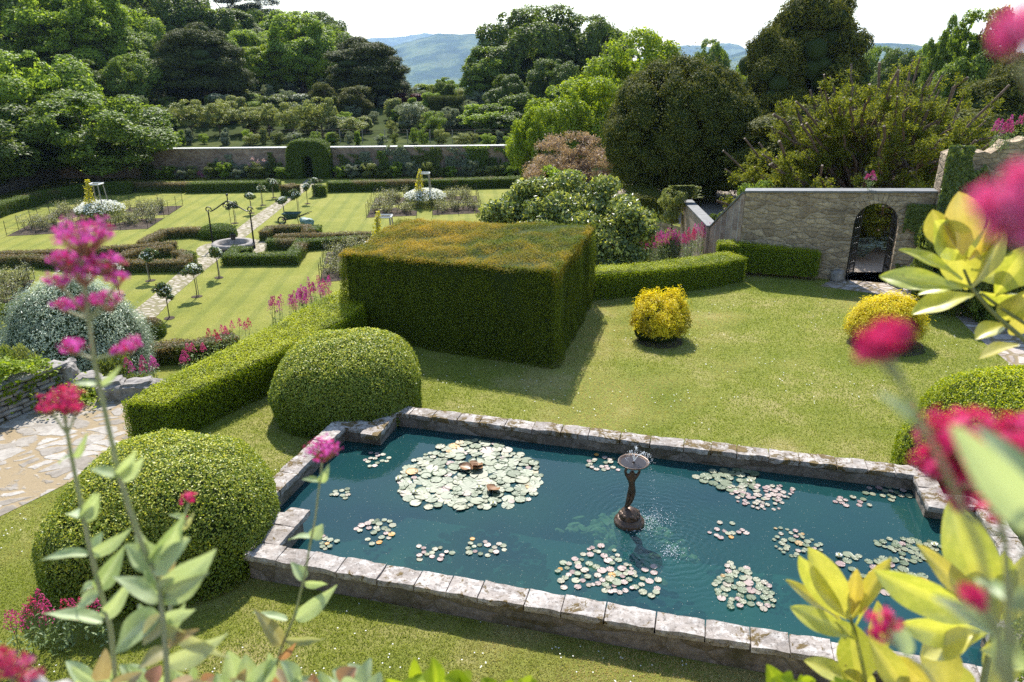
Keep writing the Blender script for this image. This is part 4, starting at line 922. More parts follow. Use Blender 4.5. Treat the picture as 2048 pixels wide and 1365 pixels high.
place('broadleaf_tree', 'billow', F_lime, 235, 10, 150, 95, 'light crown rising behind the mid-green tree', group=TG)
place('broadleaf_tree', 'broad2', F_oak, 150, 120, 190, 72, 'dark round crown just behind the garden corner trees', group=TG)
place('broadleaf_tree', 'broad', F_syc, 265, 110, 150, 74, 'half-shaded tree left of the wide brown yew', group=TG)
place('broadleaf_tree', 'broad', F_oak, 262, 190, 130, 68, 'low dark tree at the foot of the wood beside the ivy hedge', group=TG)
place('yew_tree', 'yewtree', F_yewbrown, 392, 48, 165, 78, 'wide dark brown-green yew in front of the wood', rz=1.1)
place('broadleaf_tree', 'billow', F_lime, 470, 62, 150, 92, 'bright light-green tree right behind the brown yew', group=TG)
place('broadleaf_tree', 'broad2', F_lime2, 505, 95, 110, 88, 'yellow-green tree before the pine on the slope', group=TG)
place('broadleaf_tree', 'airy', F_lime2, 545, 70, 110, 96, 'thin yellow-green tree between pine and light tree', group=TG)
place('broadleaf_tree', 'broad2', F_lime, 592, 30, 150, 90, 'tall light green tree left of the round black yew', group=TG)
place('broadleaf_tree', 'broad', F_lime2, 640, 110, 100, 88, 'low yellow-green tree tucked beside the round yew', group=TG)
place('oak_tree', 'broad', F_oak, 625, 24, 150, 118, 'dark rounded tree on the skyline above the light green one')
place('yew_tree', 'yewtree', F_yewbrown, 727, 76, 150, 84, 'round dark yew standing alone left of the distant hills', rz=2.0)
place('broadleaf_tree', 'broad', F_syc, 765, 118, 60, 96, 'green tree peeping out behind the round dark yew', group=TG)
place('broadleaf_tree', 'broad2', F_oak, 420, 95, 120, 100, 'dark trees gap filler behind the brown yew shoulder', group=TG)
place('broadleaf_tree', 'broad', F_oak, 340, 150, 130, 88, 'shaded tree low behind the brown yew', group=TG)
wr = np.random.default_rng(91)
for k in range(95):
    Y = wr.uniform(68, 122); px = wr.uniform(-60, 690); ceil_ = float(np.interp(px, [-60, 380, 400, 560, 690, 720], [-90, -60, 20, 20, 60, 95])); yt_ = max(ceil_, 190-(Y-70)*4.2+wr.uniform(-40, 25))
    if (640 < px and Y > 85) or (px > 330 and Y < 88): continue
    place('broadleaf_tree', ['broad', 'broad2', 'billow', 'airy'][k % 4], [F_syc, F_lime, F_lime, F_syc, F_oak, F_lime2][int(wr.integers(0, 6))], px, yt_, wr.uniform(95, 175)*80/Y, Y, 'one of the massed broadleaf trees filling the wooded slope', group='massed trees of the wooded slope')
for k, (px, yt_, w_, Y_) in enumerate(((1765, 95, 90, 80), (1820, 100, 100, 75), (1870, 88, 80, 82), (1935, 70, 110, 70), (1500, 120, 80, 75), (1560, 110, 90, 78), (1400, 125, 80, 78), (1340, 120, 90, 80), (1250, 100, 90, 84))):
    place('broadleaf_tree', ['broad', 'billow', 'broad2'][k % 3], [F_syc, F_oak, F_lime][k % 3], px, yt_, w_, Y_, 'distant tree top filling the gaps beyond the yews', group='distant trees beyond the yews', zb=-1)
# pine: layered
g = G(); r_ = np.random.default_rng(5); lb = []
for k in range(26):
    z = 4+k*.26; a = k*2.4; q = (4.6-.30*(z-4)*1.0)*r_.uniform(.4, 1); lb += [((math.cos(a)*q+r_.normal(0, .5), math.sin(a)*q+r_.normal(0, .5), z+r_.uniform(-.35, .35)), (r_.uniform(.5, 1.0), r_.uniform(.5, 1.0), r_.uniform(.3, .5))) for _ in range(3)]
PROTO['pine'] = (crown(lb, 30000, .26, .2, .9, None, flat=.6, shell=(.5, 1.1)).mesh('crown', [F_pine, F_core]), trunk_limbs(11, 3, lb, .3, 4, .2, 22).mesh('trunk', [bark], True), 4.6, 11)
place('pine_tree', 'pine', F_pine, 478, -25, 165, 118, 'grey-green flat-layered pine on the skyline above the yellow-green trees')
# right of the valley view
place('sycamore_tree', 'billow', F_oak, 1062, 12, 215, 86, 'tallest dark dome-crowned tree right of the distant hills', zb=.5)
place('sycamore_tree', 'broad', F_oak, 1195, 32, 140, 88, 'dark tree forming the right shoulder of the tall dome-crowned tree', zb=.5)
place('sycamore_tree', 'broad2', F_syc, 975, 95, 110, 82, 'lighter slope tree at the left foot of the tall dark crown')
place('sycamore_tree', 'broad', F_oak, 1110, 120, 190, 76, 'deep shaded lower trees beneath the tall dark crown')
place('sycamore_tree', 'broad2', F_oak, 1020, 150, 120, 74, 'dark undergrowth tree beside the clipped yew dome')
place('maple_tree', 'billow', F_lime2, 1285, 64, 190, 56, 'yellow-green spreading tree rising behind the round dark yew', zb=LOW)
place('maple_tree', 'billow', F_lime2, 1150, 158, 175, 49, 'bright yellow-green tree hanging over the end of the far wall', zb=LOW)
place('maple_tree', 'broad', F_lime2, 1085, 215, 110, 47, 'low bright branch mass drooping to the far wall coping', zb=LOW)
place('broadleaf_tree', 'broad', F_syc, 1430, 80, 62, 85, 'small lone round tree silhouetted against the right hills', zb=1)
place('broadleaf_tree', 'airy', F_lime, 1520, 105, 90, 60, 'pale thin bush showing between round yew and tall dark yew', zb=0)
place('yew_tree', 'yewtree', F_yewdark, 1648, -40, 200, 50, 'tallest dark shaggy yew reaching the top edge', zb=0, rz=.4)
place('yew_tree', 'yewtree', F_yewdark, 1550, 60, 130, 48, 'lower left shoulder of the tall shaggy yew', zb=0, rz=2.4)
place('broadleaf_tree', 'airy', F_syc, 1903, 35, 60, 52, 'slim tree tip beyond the pruned yew', zb=0)
place('broadleaf_tree', 'broad2', F_syc, 1985, 20, 130, 46, 'mid-green tree at the top right behind the pink blur', zb=0)
place('yew_tree', 'yewtree', F_yewdark, 2060, 110, 190, 40, 'black-green tree cut by the right edge above the ruined wall', zb=0, rz=1)
# middle distance
def roundyew():
    Y = 36; c = D(1363, 262, Y); r = np.random.default_rng(4); lb = [((c.x, Y, c.z-.3), (3.1, 3.1, 3.1))]
    for k in range(420):
        d = unit(r.normal(size=3)); 
        if d[2] < -.75: continue
        s_ = r.uniform(.28, .5); lb.append(((c.x+d[0]*3.15, Y+d[1]*3.1, c.z-.15+d[2]*3.0), (s_, s_, s_)))
    g = G(); Lc = np.array([l[0] for l in lb]); 
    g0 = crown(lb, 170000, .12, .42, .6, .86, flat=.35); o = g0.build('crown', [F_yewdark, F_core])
    e = empty('yew_tree', (c.x, Y, 0), 'massive ball-shaped dark yew above the brick wall with slate coping', 'tree')
    o.parent = e; o.matrix_parent_inverse = Matrix.Translation(-e.location)
    g = G(); g.tube([(c.x, Y, -.5), (c.x, Y, 2), (c.x, Y, 4)], [.4, .35, .2], 10); g.build('trunk', bark_red, e, True)
roundyew()
def pruned():
    Y = 27.5; base = Vector((D(1750, 395, Y).x, Y, .2)); r = np.random.default_rng(12); gb = G(); gc = G(); e = empty('yew_tree', base, 'wide hard-pruned yew with sawn-off bare branches above the arched wall', 'tree')
    B0_ = np.array(base); pts = []; dirs = []; NM = 15; mains = []
    for k in range(NM):                                          # main limbs sweep out and up from the low bole
        a = k/NM*2*math.pi+r.uniform(-.15, .15); el = r.choice([.25, .5, .85, 1.2])+r.uniform(-.1, .1); d = np.array([math.cos(a)*math.cos(el), .75*math.sin(a)*math.cos(el), math.sin(el)])
        p = [B0_+d*2.6*t+np.array([0, 0, .5])*t*t+r.normal(0, .03, 3) for t in np.linspace(0, 1, 6)]; mains.append((p, d)); gb.tube(p, np.linspace(.2, .10, 6), 8, 0)
    tips = 0
    while tips < 270:
        el = r.uniform(-.16, 1.5); a = r.uniform(0, 2*math.pi)
        if r.random() > math.cos(el)*.8+.25: continue
        tips += 1
        tip = B0_+np.array([6.2*math.cos(a)*math.cos(el), 3.6*math.sin(a)*math.cos(el), .4+5.8*math.sin(el)])*r.uniform(.66, 1.05)
        ml = min(mains, key=lambda m_: -np.dot(m_[1], unit(tip-B0_))+r.uniform(0, .12)); st_ = ml[0][int(r.integers(2, 6))]
        md = (st_*.5+tip*.5)+np.array([0, 0, -.16*np.linalg.norm(tip-st_)])+r.normal(0, .16, 3); t = np.linspace(0, 1, 9)[:, None]
        p = (1-t)**2*st_+2*t*(1-t)*md+t*t*tip+np.where((t > 0) & (t < 1), r.normal(0, .07, (9, 3)), 0); rd = r.uniform(.034, .058); rr = np.linspace(rd*1.25, rd*.8, 9)
        gb.tube(p, rr, 7, 0); d = unit(p[-1]-p[-2]); gb.tube([p[-1]-d*.01, p[-1]+d*.012], rr[-1]*1.03, 7, 1)
        for q in r.uniform(.40, .98, 6):                         # separate tufts of needles along the outer half
            f_ = q*8; c = p[int(f_)]+(p[min(8, int(f_)+1)]-p[int(f_)])*(f_-int(f_))+r.normal(0, .10, 3)
            for _ in range(11): pts.append(c+r.normal(0, .13, 3)*[1, 1, .7]); dirs.append(unit(d+r.normal(0, .6, 3)))
    pts = np.array(pts); dirs = np.array(dirs); k = 13; pp = np.repeat(pts, k, 0)+r.normal(0, .055, (len(pts)*k, 3)); dd = np.repeat(dirs, k, 0)
    keep = pp[:, 2] > .3; pp, dd = pp[keep], dd[keep]
    gc.leaves(pp, np.tile([0, 0, .9], (len(pp), 1)), .11, .34, .8, 0, None, dr=dd+r.normal(0, .5, dd.shape))
    gc.build('crown', [F_yewpr], e); gb.build('branches', [bark_red, cutwood], e, True)
pruned()
place('yew_tree', 'yewtree', F_yewdark, 1600, 215, 240, 33, 'low dark yew mass seen behind the pruned branches', zb=0, rz=.3)
place('yew_tree', 'yewtree', F_yewdark, 1860, 200, 300, 34, 'dark evergreen backing the pruned yew on its right', zb=0, rz=1.9)
for px_, y_, w_ in ((1525, 362, 90),):
    place('shrub', 'loose_shrub', F_syc, px_, y_, w_, 24.8, 'dark green shrub showing over the arched wall below the pruned yew', 'shrub', 'shrubs behind the arched wall', zb=0)
for px_, y_, w_, Y_ in ((1730, 355, 220, 29), (1800, 370, 200, 28.5), (1670, 365, 200, 30)):  # bushes added here to make the archway opening dark
    place('shrub', 'shrub', F_yewdark, px_, y_, w_, Y_, 'dark bush added to blacken the view through the archway', 'shrub', 'dark bushes added behind the archway', zb=0)
place('purple_tree', 'feather', F_purple, 1150, 268, 170, 42, 'feathery pinkish-brown tree beyond the glossy-leaved tree', zb=LOW)
place('green_shrub', 'loose_shrub', F_lime, 1110, 335, 105, 38, 'fresh green bush between lawn and pinkish-brown tree', 'shrub', zb=LOW)
place('green_shrub', 'shrub', F_grey, 1238, 395, 90, 33, 'grey-green mound beside the shaded grass walk', 'shrub', zb=LOW)
place('green_shrub', 'shrub', F_bank, 1225, 350, 90, 39, 'dark leafy shrub beside the shaded grass walk', 'shrub', zb=LOW)
place('green_shrub', 'shrub', F_lime, 1255, 335, 70, 42, 'fresh shrub at the foot of the ball-shaped yew', 'shrub', zb=LOW)
place('green_shrub', 'loose_shrub', F_apple, 1350, 375, 70, 28.6, 'pale climbing shrub sprawling over the end of the slate coping', 'shrub', zb=.2)
place('green_shrub', 'shrub', F_oak, 1440, 425, 60, 26.5, 'low shrub in the angle between the two brick walls', 'shrub', zb=0)
place('green_shrub', 'shrub', F_grey, 1345, 462, 60, 24.5, 'grey-leaved plant against the left face of the brick wall', 'shrub', zb=LOW)
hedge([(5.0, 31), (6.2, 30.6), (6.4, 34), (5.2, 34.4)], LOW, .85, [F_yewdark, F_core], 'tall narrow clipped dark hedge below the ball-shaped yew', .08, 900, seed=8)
# glossy tree behind the block
def glossy():
    r = np.random.default_rng(9); lb = []; spots = [(1010, 425, 25.5), (1045, 400, 26), (1085, 400, 26), (1130, 390, 26), (1165, 400, 25), (1110, 430, 24), (1060, 440, 24.5), (1150, 445, 23.5), (1200, 430, 24), (1235, 425, 23.5), (1270, 455, 23), (1215, 470, 22.8), (1245, 500, 22.6), (1195, 505, 22.6), (1000, 450, 25), (1180, 395, 25.5), (1225, 540, 22.4), (1100, 465, 23)]
    for px, py, Y in spots:
        c = D(px, py, Y); 
        for k in range(5): s_ = r.uniform(.28, .5); lb.append(((c.x+r.normal(0, .3), c.y+r.normal(0, .4), c.z+r.normal(0, .22)), (s_, s_, s_*.7)))
    g = crown(lb, 40000, .15, .5, .9, None, flat=.4, shell=(.35, 1.35)); g2 = G(); base = Vector((D(1130, 470, 24.5).x, 24.5, LOW))
    e = empty('magnolia_tree', base, 'glossy-leaved spreading tree directly behind the great yew block', 'tree')
    for f in range(len(g.F)):
        if g.F[f][1] == 0: F_, m_, rd, tn = g.F[f]; g.F[f] = (F_, m_, rd, np.where(R.random(len(rd)) < .30, 1., 0.))
    o = g.build('crown', [F_mag, F_core], e)
    for i_ in r.permutation(len(lb))[:26]:
        c = np.array(lb[i_][0]); g2.tube([base-Vector((0, 0, .1)), (np.array(base)*.6+c*.4)+np.array([0, 0, -.4]), c], [.11, .06, .015], 6)
    g2.build('trunk', bark, e, True)
glossy()
# ---------------------------------------------------------------- bank beyond the wall
for px, yt, w in ((432, 205, 64), (492, 215, 62), (532, 208, 60), (580, 205, 62), (375, 200, 70), (640, 195, 62), (700, 235, 60)):
    place('apple_tree', 'apple', F_apple, px, yt, w, 66+R.uniform(-1, 1), 'small pale-leaved orchard tree in the row behind the far wall', group='orchard trees behind the far wall')
place('yew_column', 'spire', F_yewdark, 645, 165, 52, 76, 'dark upright conifer left of the round yew trunk', 'topiary', rz=0)
place('yew_column', 'spire', F_yewdark, 712, 172, 66, 76, 'broad black conifer column below the round yew', 'topiary', rz=1)
for px, lab in ((873, 'vase-shaped clipped yew, left one of the pair on the bank'), (906, 'vase-shaped clipped yew, right one of the pair on the bank')):
    Y = 72; c = D(px, 192, Y); zb = tz(c.x, Y)-.3; H = c.z-zb; e = empty('vase_yew', (c.x, Y, zb), lab, 'topiary'); g = G(); m_ = 9000
    t = R.random(m_)**.7; a = R.uniform(0, 6.283, m_); rr = .42+.42*t**1.5+np.where(t > .8, .12, 0); rr = np.where(t > .96, rr*R.random(m_)**.5, rr)
    p = np.c_[c.x+np.cos(a)*rr, Y+np.sin(a)*rr, zb+t*H]; g.leaves(p, np.c_[np.cos(a), np.sin(a), np.full(m_, .3)], .16, .3, .6, 0, None, dr=np.array([0, 0, 1.5]))
    g.lathe((c.x, Y, zb), [(.36, 0), (.38, H*.4), (.62, H*.75), (.85, H*.9), (.6, H*.97), (0, H*.97)], 16, 1); g.build('foliage', [F_yewbrown, F_core], e)
place('shrub', 'loose_shrub', F_grey, 826, 205, 74, 69, 'white-variegated shrub left of the vase-shaped yews', 'shrub')
place('green_tree', 'apple', F_lime, 972, 208, 105, 67, 'rounded green tree right of the vase-shaped yews')
place('yew_dome', 'shrub', F_oak, 1014, 232, 44, 67, 'smooth clipped beehive-shaped yew by the end of the far wall', 'topiary')
place('red_shrub', 'shrub', F_red, 800, 186, 40, 84, 'left dark red shrub on the bank crest', 'shrub')
place('red_shrub', 'shrub', F_red, 835, 188, 46, 84, 'right dark red shrub on the bank crest', 'shrub')
place('green_tree', 'airy', F_lime, 893, 155, 60, 92, 'slender tree tip just left of the dark slope trees')
place('green_shrub', 'shrub', F_oak, 890, 165, 56, 80, 'dark bush above the vase-shaped yews', 'shrub')
place('green_shrub', 'shrub', F_lime, 765, 178, 50, 86, 'light green bush right of the round yew', 'shrub')
place('green_shrub', 'shrub', F_lime2, 850, 168, 60, 95, 'sunny bush on the crest below the valley view', 'shrub')
place('green_shrub', 'shrub', F_lime, 790, 172, 60, 98, 'leafy crest bush under the middle of the hills', 'shrub')
place('green_shrub', 'shrub', F_grey, 600, 188, 90, 76, 'low silvery clipped mound on the bank', 'shrub')
place('green_shrub', 'shrub', F_bank, 545, 190, 80, 74, 'mid-green bank shrub behind the orchard row', 'shrub')
bankmats = [F_bank, F_apple, F_grey, F_lime, F_apple, F_grey, F_syc]
r_ = np.random.default_rng(77)
cnt = 0
rowsB = [(61.5, 285, 60, 26, 30), (69, 245, 130, 44, 26), (74, 225, 130, 50, 24), (80, 200, 130, 56, 20), (88, 180, 130, 60, 18), (97, 168, 120, 64, 14)]
for Y, yt, _, w, n_ in rowsB:
    for k in range(int(n_*1.1)):
        px = 270+(1060-270)*(k+r_.uniform(-.5, .5))/(n_*1.1); YY = Y+r_.uniform(-2.5, 2.5) if Y > 62 else Y+r_.uniform(-.6, .6)
        x = D(px, 200, YY).x; hh = r_.uniform(.9, 2.2) if Y > 66 else r_.uniform(.5, 1.0)
        if Y > 95: hh = r_.uniform(.6, 1.4)
        top = tz(x, YY)+hh; m_ = ppm(YY, top); yt_ = 682.5-FPX*math.tan(PIT-math.atan2(CAMZ-top, YY))
        mt = bankmats[int(r_.integers(0, 7))]; pr = 'shrub' if r_.random() < .35 else 'loose_shrub'; cnt += 1
        place('bank_shrub', pr, mt, px, yt_, hh*m_*r_.uniform(.8, 1.6), YY, 'mixed shrub in the dense planting on the bank behind the far wall' if Y > 65 else 'low border plant along the top of the far brick wall', 'shrub', 'shrubs on the bank' if Y > 65 else 'border plants above the far wall')
# under-storey on the left slope and right slope
for k in range(34):
    px = r_.uniform(-40, 700); Y = r_.uniform(72, 92); yt_ = 235-(Y-72)*3.4+r_.uniform(-25, 10)
    place('bank_shrub', 'shrub', [F_oak, F_syc, F_lime, F_bank][k % 4], px, yt_, r_.uniform(60, 130), Y, 'undergrowth shrub at the foot of the woodland trees', 'shrub', 'undergrowth of the wood')
for k in range(20):
    px = r_.uniform(930, 1280); Y = r_.uniform(64, 80); yt_ = 225+r_.uniform(-45, 30)
    place('bank_shrub', 'shrub', [F_oak, F_syc, F_oak][k % 3], px, yt_, r_.uniform(70, 120), Y, 'shaded shrub beneath the tall dark trees right of the bank', 'shrub', 'shrubs under the dark trees')
# ivy hedge
hedge(outline([D(262, 262, 66)[:2], D(300, 255, 68)[:2], D(350, 240, 70)[:2]], 1.6), -.5, 1.9, [F_bank, F_core], 'ivy-clad hedge climbing the slope at the left of the orchard', .14, 260, seed=2, wob=.3)
# little stone building on the bank
q = D(665, 186, 92); e = empty('garden_shelter', (q.x, 92, tz(q.x, 92)), 'low stone shelter with flat roof behind the conifer columns', 'building')
g = G(); g.box((q.x, 92, q.z-1.2), (4.2, 2, 3), 0); g.build('walls', m_rubble('pale_stone', (.4, .35, .27), (.5, .45, .36), (.3, .27, .2)), e); g = G(); g.box((q.x, 92, q.z+.36), (4.8, 2.6, .12), 0); g.build('roof', slate, e)
wall_run(D(520, 190, 90)[:2], D(640, 182, 90)[:2], 2, D(520, 180, 90).z, D(640, 178, 90).z, .5, 'terrace_wall', drystone, 'low grey wall running left from the stone shelter')
# wire fence on the bank
e = empty('wire_fence', (D(870, 280, 63).x, 63, -.2), 'thin post-and-wire fence along the terrace above the far wall', 'fence'); X0 = D(500, 275, 63).x; X1 = D(1040, 275, 63).x
for k in range(13):
    x = X0+(X1-X0)*k/12; g = G(); z = tz(x, 63); g.tube([(x, 63, z-.2), (x, 63, z+1.0)], .035, 6); g.build('post', timber, e)
g = G()
for h_ in (.45, .75, .98): g.tube([(X0+(X1-X0)*k/24, 63, tz(X0, 63)+h_+.02*math.sin(k)) for k in range(25)], .014, 4)
g.build('wires', bark_red, e)
# hedge arch in the far wall
def archh():
    Y = 57.6; c = D(625, 350, Y); z0 = LOW; H = D(625, 290, Y).z-LOW+.35; W_ = 3.1; ow = .82; oh = 1.75; x0 = c.x-.1
    outer = lambda a: (math.copysign(abs(math.cos(a))**.55, math.cos(a))*W_/2, H*.42+math.copysign(abs(math.sin(a))**.6, math.sin(a))*H*.58)
    prof = [(-W_/2, 0)]+[outer(math.pi*(1-k/14)) for k in range(15)]+[(W_/2, 0), (ow/2, 0), (ow/2, oh*.75)]+[(ow/2*math.cos(a), oh*.75+oh*.25*math.sin(a)) for a in np.linspace(.3, math.pi-.3, 6)]+[(-ow/2, oh*.75), (-ow/2, 0)]
    g = G(); n = len(prof); d = .75; V = [(x0+q[0], Y-d, z0+q[1]) for q in prof]+[(x0+q[0], Y+d, z0+q[1]) for q in prof]
    tri = tessellate_polygon([[Vector((q[0], q[1], 0)) for q in prof]]); g.add(V, tri, 1); g.add(V, [[i_+n for i_ in t] for t in tri], 1)
    g.add(V, [[i_, (i_+1) % n, (i_+1) % n+n, i_+n] for i_ in range(n)], 1)
    pts = []; nr = []
    for t in tri:
        a, b, c_ = [np.array(V[i_]) for i_ in t]; m_ = int(.5*np.linalg.norm(np.cross(b-a, c_-a))*1100); r1, r2 = np.sqrt(R.random(m_)), R.random(m_)
        pts.append((1-r1)[:, None]*a+(r1*(1-r2))[:, None]*b+(r1*r2)[:, None]*c_); nr.append(np.tile([0, -1., .1], (m_, 1)))
    for k in range(n-1):
        a, b = np.array(prof[k]), np.array(prof[k+1]); Ln = np.linalg.norm(b-a); m_ = int(Ln*2*d*1100); s_ = R.random(m_); q = a+s_[:, None]*(b-a); no = np.array([-(b-a)[1], (b-a)[0]])/Ln
        pts.append(np.c_[x0+q[:, 0], Y+R.uniform(-d, d, m_), z0+q[:, 1]]); nr.append(np.tile([no[0], 0, no[1]], (m_, 1)))
    pts = np.concatenate(pts); nr = np.concatenate(nr); g.leaves(pts+nr*R.normal(.03, .04, len(pts))[:, None], nr, .085, .5, .8)
    tag(g.build('hedge_arch', [F_boxdark, F_core]), 'clipped evergreen arch over the opening in the far brick wall', 'topiary')
archh()
# climbers on the far wall
r_ = np.random.default_rng(15)
for px in [455, 490, 540, 560]+list(range(690, 1000, 24))+[1010, 1035, 1060]:
    px = px+r_.uniform(-8, 8); x = D(px, 320, 58.2).x; Y = WB(x)[1]-.35; lush = px > 690
    hgt = r_.uniform(1.2, 2.35) if lush else r_.uniform(.8, 1.9); w = r_.uniform(.6, 1.25) if lush else .8; k = int(2600*w*hgt/1.6); g = G()
    a = r_.random(k); z = LOW+hgt*a; xx = x+(r_.random(k)-.5)*2*w*(.5+.7*vnoise(np.c_[z*0+x, z, z*0], 2, 3)); keep = vnoise(np.c_[xx, z*0, z], 1.9, int(px)) > .42
    p = np.c_[xx, np.full(k, Y)+r_.normal(0, .12, k), z][keep]; g.leaves(p, np.tile([0, -1., .5], (len(p), 1)), .11, .6, .9, 0)
    g.tube([(x, Y+.08, LOW), (x+.1, Y+.1, LOW+hgt*.6), (x-.1, Y+.1, LOW+hgt*.9)], [.04, .025, .012], 5, 1)
    if px < 560 and px > 480: 
        pass
    tag(g.build('wall_climber', [[F_bank, F_syc, F_grey, F_oak][int(r_.integers(0, 4))], bark]), 'leafy climber trained on the far brick wall' if lush else 'sparse climbing rose trained on the far brick wall', 'climber', 'climbers on the far wall' if lush else 'climbing roses on the far wall')
for k in range(26):
    px = 300+k*29+r_.uniform(-8, 8)
    if 570 < px < 680: continue
    x = D(px, 345, 57.6).x
    place('border_plant', 'loose_shrub', [F_bank, F_lime, F_grey, F_apple][k % 4], px, 338+r_.uniform(-8, 6), r_.uniform(26, 48), WB(x)[1]-1.0, 'low flowering plant in the border under the far brick wall', 'plant', 'border plants under the far wall', zb=LOW)
for k, (px, py) in enumerate(((352, 346), (368, 349), (398, 346), (404, 350), (505, 318), (515, 325), (498, 330), (528, 322), (520, 330))):
    q = D(px, py, 57.0); g = G(); p = np.array(q)+R.normal(0, .07, (40, 3)); g.leaves(p, np.tile([0, -.5, 1.], (40, 1)), .07, .8, 1)
    g.tube([(q.x, q.y+.1, LOW), tuple(q)], .012, 4, 1); tag(g.build('pink_flower', [F_valflower if k < 4 else foliage('soft_pink_%d' % k, (.6, .35, .4), (.75, .5, .55)), bark]), 'purple allium-like head in the far border' if k < 4 else 'pale pink climbing rose bloom on the far wall', 'flower', 'purple flowers in the far border' if k < 4 else 'pink roses on the far wall')
# ---------------------------------------------------------------- standard roses
def mkrose(seed):
    r = np.random.default_rng(seed); e = empty('standard_rose', (0, 0, 0), '', 'rose')
    g = G(); g.tube([(0, 0, -.05), (.01, 0, .4), (-.01, 0, .88)], [.02, .017, .015], 6); g.build('stem', bark, e, loc=(0, 0, 0))
    g = G(); g.tube([(.07, .02, -.05), (.06, .01, .75)], .014, 6); g.build('stake', timber, e, loc=(0, 0, 0))
    lb = [((r.normal(0, .11), r.normal(0, .11), 1.02+r.normal(0, .12)), (.11, .11, .10)) for k in range(14)]
    g = crown(lb, 1700, .075, .6, 1, None, shell=(.5, 1.25)); F_, m_, rd, tn = g.F[0]; g.F[0] = (F_, m_, rd, np.where(R.random(len(rd)) < .12, 1., 0.)); g.build('crown', [F_rose], e, loc=(0, 0, 0))
    g = G(); b = unit(r.normal(size=(44, 3))); b[:, 2] = abs(b[:, 2]); 
    for q in b: g.ico(q*[.24, .24, .24]+np.array([0, 0, 1.0]), .032, 1, 0, .2)
    g.build('blooms', [F_daisy], e, loc=(0, 0, 0))
    g = G(); th = np.linspace(0, 6.283, 12, endpoint=False); g.add(np.r_[np.c_[.2*np.cos(th), .17*np.sin(th), np.full(12, .012)], [[0, 0, .03]]], [[k, (k+1) % 12, 12] for k in range(12)]); g.build('soil_ring', [soil], e, loc=(0, 0, 0)); return e
ps = [mkrose(k) for k in range(3)]; used = [False]*3
roses = [(470, 447, 'standard rose nearest the well on the far left side of the path'), (503, 427, 'standard rose on the left of the path, second beyond the well'), (526, 411, 'standard rose on the left of the path, third beyond the well'), (548, 396, 'standard rose on the left of the path, last before the far hedge'),
         (569, 439, 'standard rose just behind the wheelbarrow'), (596, 425, 'standard rose right of the path, second behind the wheelbarrow'), (615, 408, 'standard rose right of the path, third behind the wheelbarrow'), (631, 393, 'standard rose right of the path, farthest of all'),
         (301, 562, 'dark-leaved standard rose in front of the left knot hedge'), (438, 556, 'bushy white-flowered standard rose in front of the right knot hedge'), (394, 594, 'standard rose with white blooms, middle one of the near right row'), (339, 637, 'thin-headed standard rose closest to the terrace hedge'), (240, 592, 'standard rose half hidden behind the pink flower head')]
for k, (px, py, lab) in enumerate(roses):
    i_ = k % 3; e = ps[i_] if not used[i_] else copy_tree(ps[i_]); used[i_] = True
    e.location = P(px, py, LOW); e.rotation_euler.z = k*1.3; e.scale = (1.05, 1.05, R.uniform(.92, 1.05)); tag(e, lab, 'rose', 'standard roses along the garden path')
# ---------------------------------------------------------------- well
e = empty('well', WELL, 'round stone well with scrolled wrought-iron overthrow beside the garden path', 'well')
g = G(); g.lathe(WELL, [(.62, -.1), (.64, .12), (.78, .15), (.98, .14), (1.0, .22), (.97, .30), (.78, .31), (.72, .29), (.7, -2.2), (0, -2.2)], 40, wob=.02); g.build('kerb', grey_stone, e, True)
g = G(); Wx, Wy, Wz = WELL; hp = 1.75; sp = .98
for sx in (-1, 1):
    g.tube([(Wx+sx*sp, Wy, Wz), (Wx+sx*sp, Wy, Wz+hp)], [.045, .032], 8); g.tube([(Wx+sx*sp, Wy, Wz), (Wx+sx*sp, Wy, Wz+.35)], [.07, .03], 8)
    g.tube([(Wx+sx*sp+.17*(1-t*.14)*math.cos(6.9*t/6)*0+math.cos(t)*.16*(1-t/8), Wy, Wz+hp+.1+math.sin(t)*.16*(1-t/8)) for t in np.linspace(0, 6.5, 18)], .028, 5)
    g.tube([(Wx+sx*(sp-.1-.88*t), Wy, Wz+hp+.02+.5*math.sin(t*math.pi/2)*(.35+.65*t)) for t in np.linspace(0, 1, 12)], .03, 5)
    g.tube([(Wx+sx*.17+math.cos(t)*.13*(1-t/8), Wy, Wz+hp+.28+math.sin(t)*.13*(1-t/8)) for t in np.linspace(0, 6.5, 16)], .026, 5)
g.tube([(Wx-sp, Wy, Wz+hp), (Wx+sp, Wy, Wz+hp)], .012, 5) if False else None
g.tube([(Wx, Wy, Wz+hp+.1), (Wx, Wy, Wz+hp+.85)], [.035, .02], 6); g.ico((Wx, Wy, Wz+hp+.8), .06, 2, 0, 0)
g.build('overthrow', iron, e)
g = G(); g.tube([(Wx, Wy, Wz+hp+.2), (Wx+.02, Wy, Wz+.75)], .01, 5); g.lathe((Wx+.02, Wy, Wz+.42), [(0, 0), (.1, 0), (.13, .26), (.12, .27), (0, .05)], 14); g.build('bucket', iron, e)
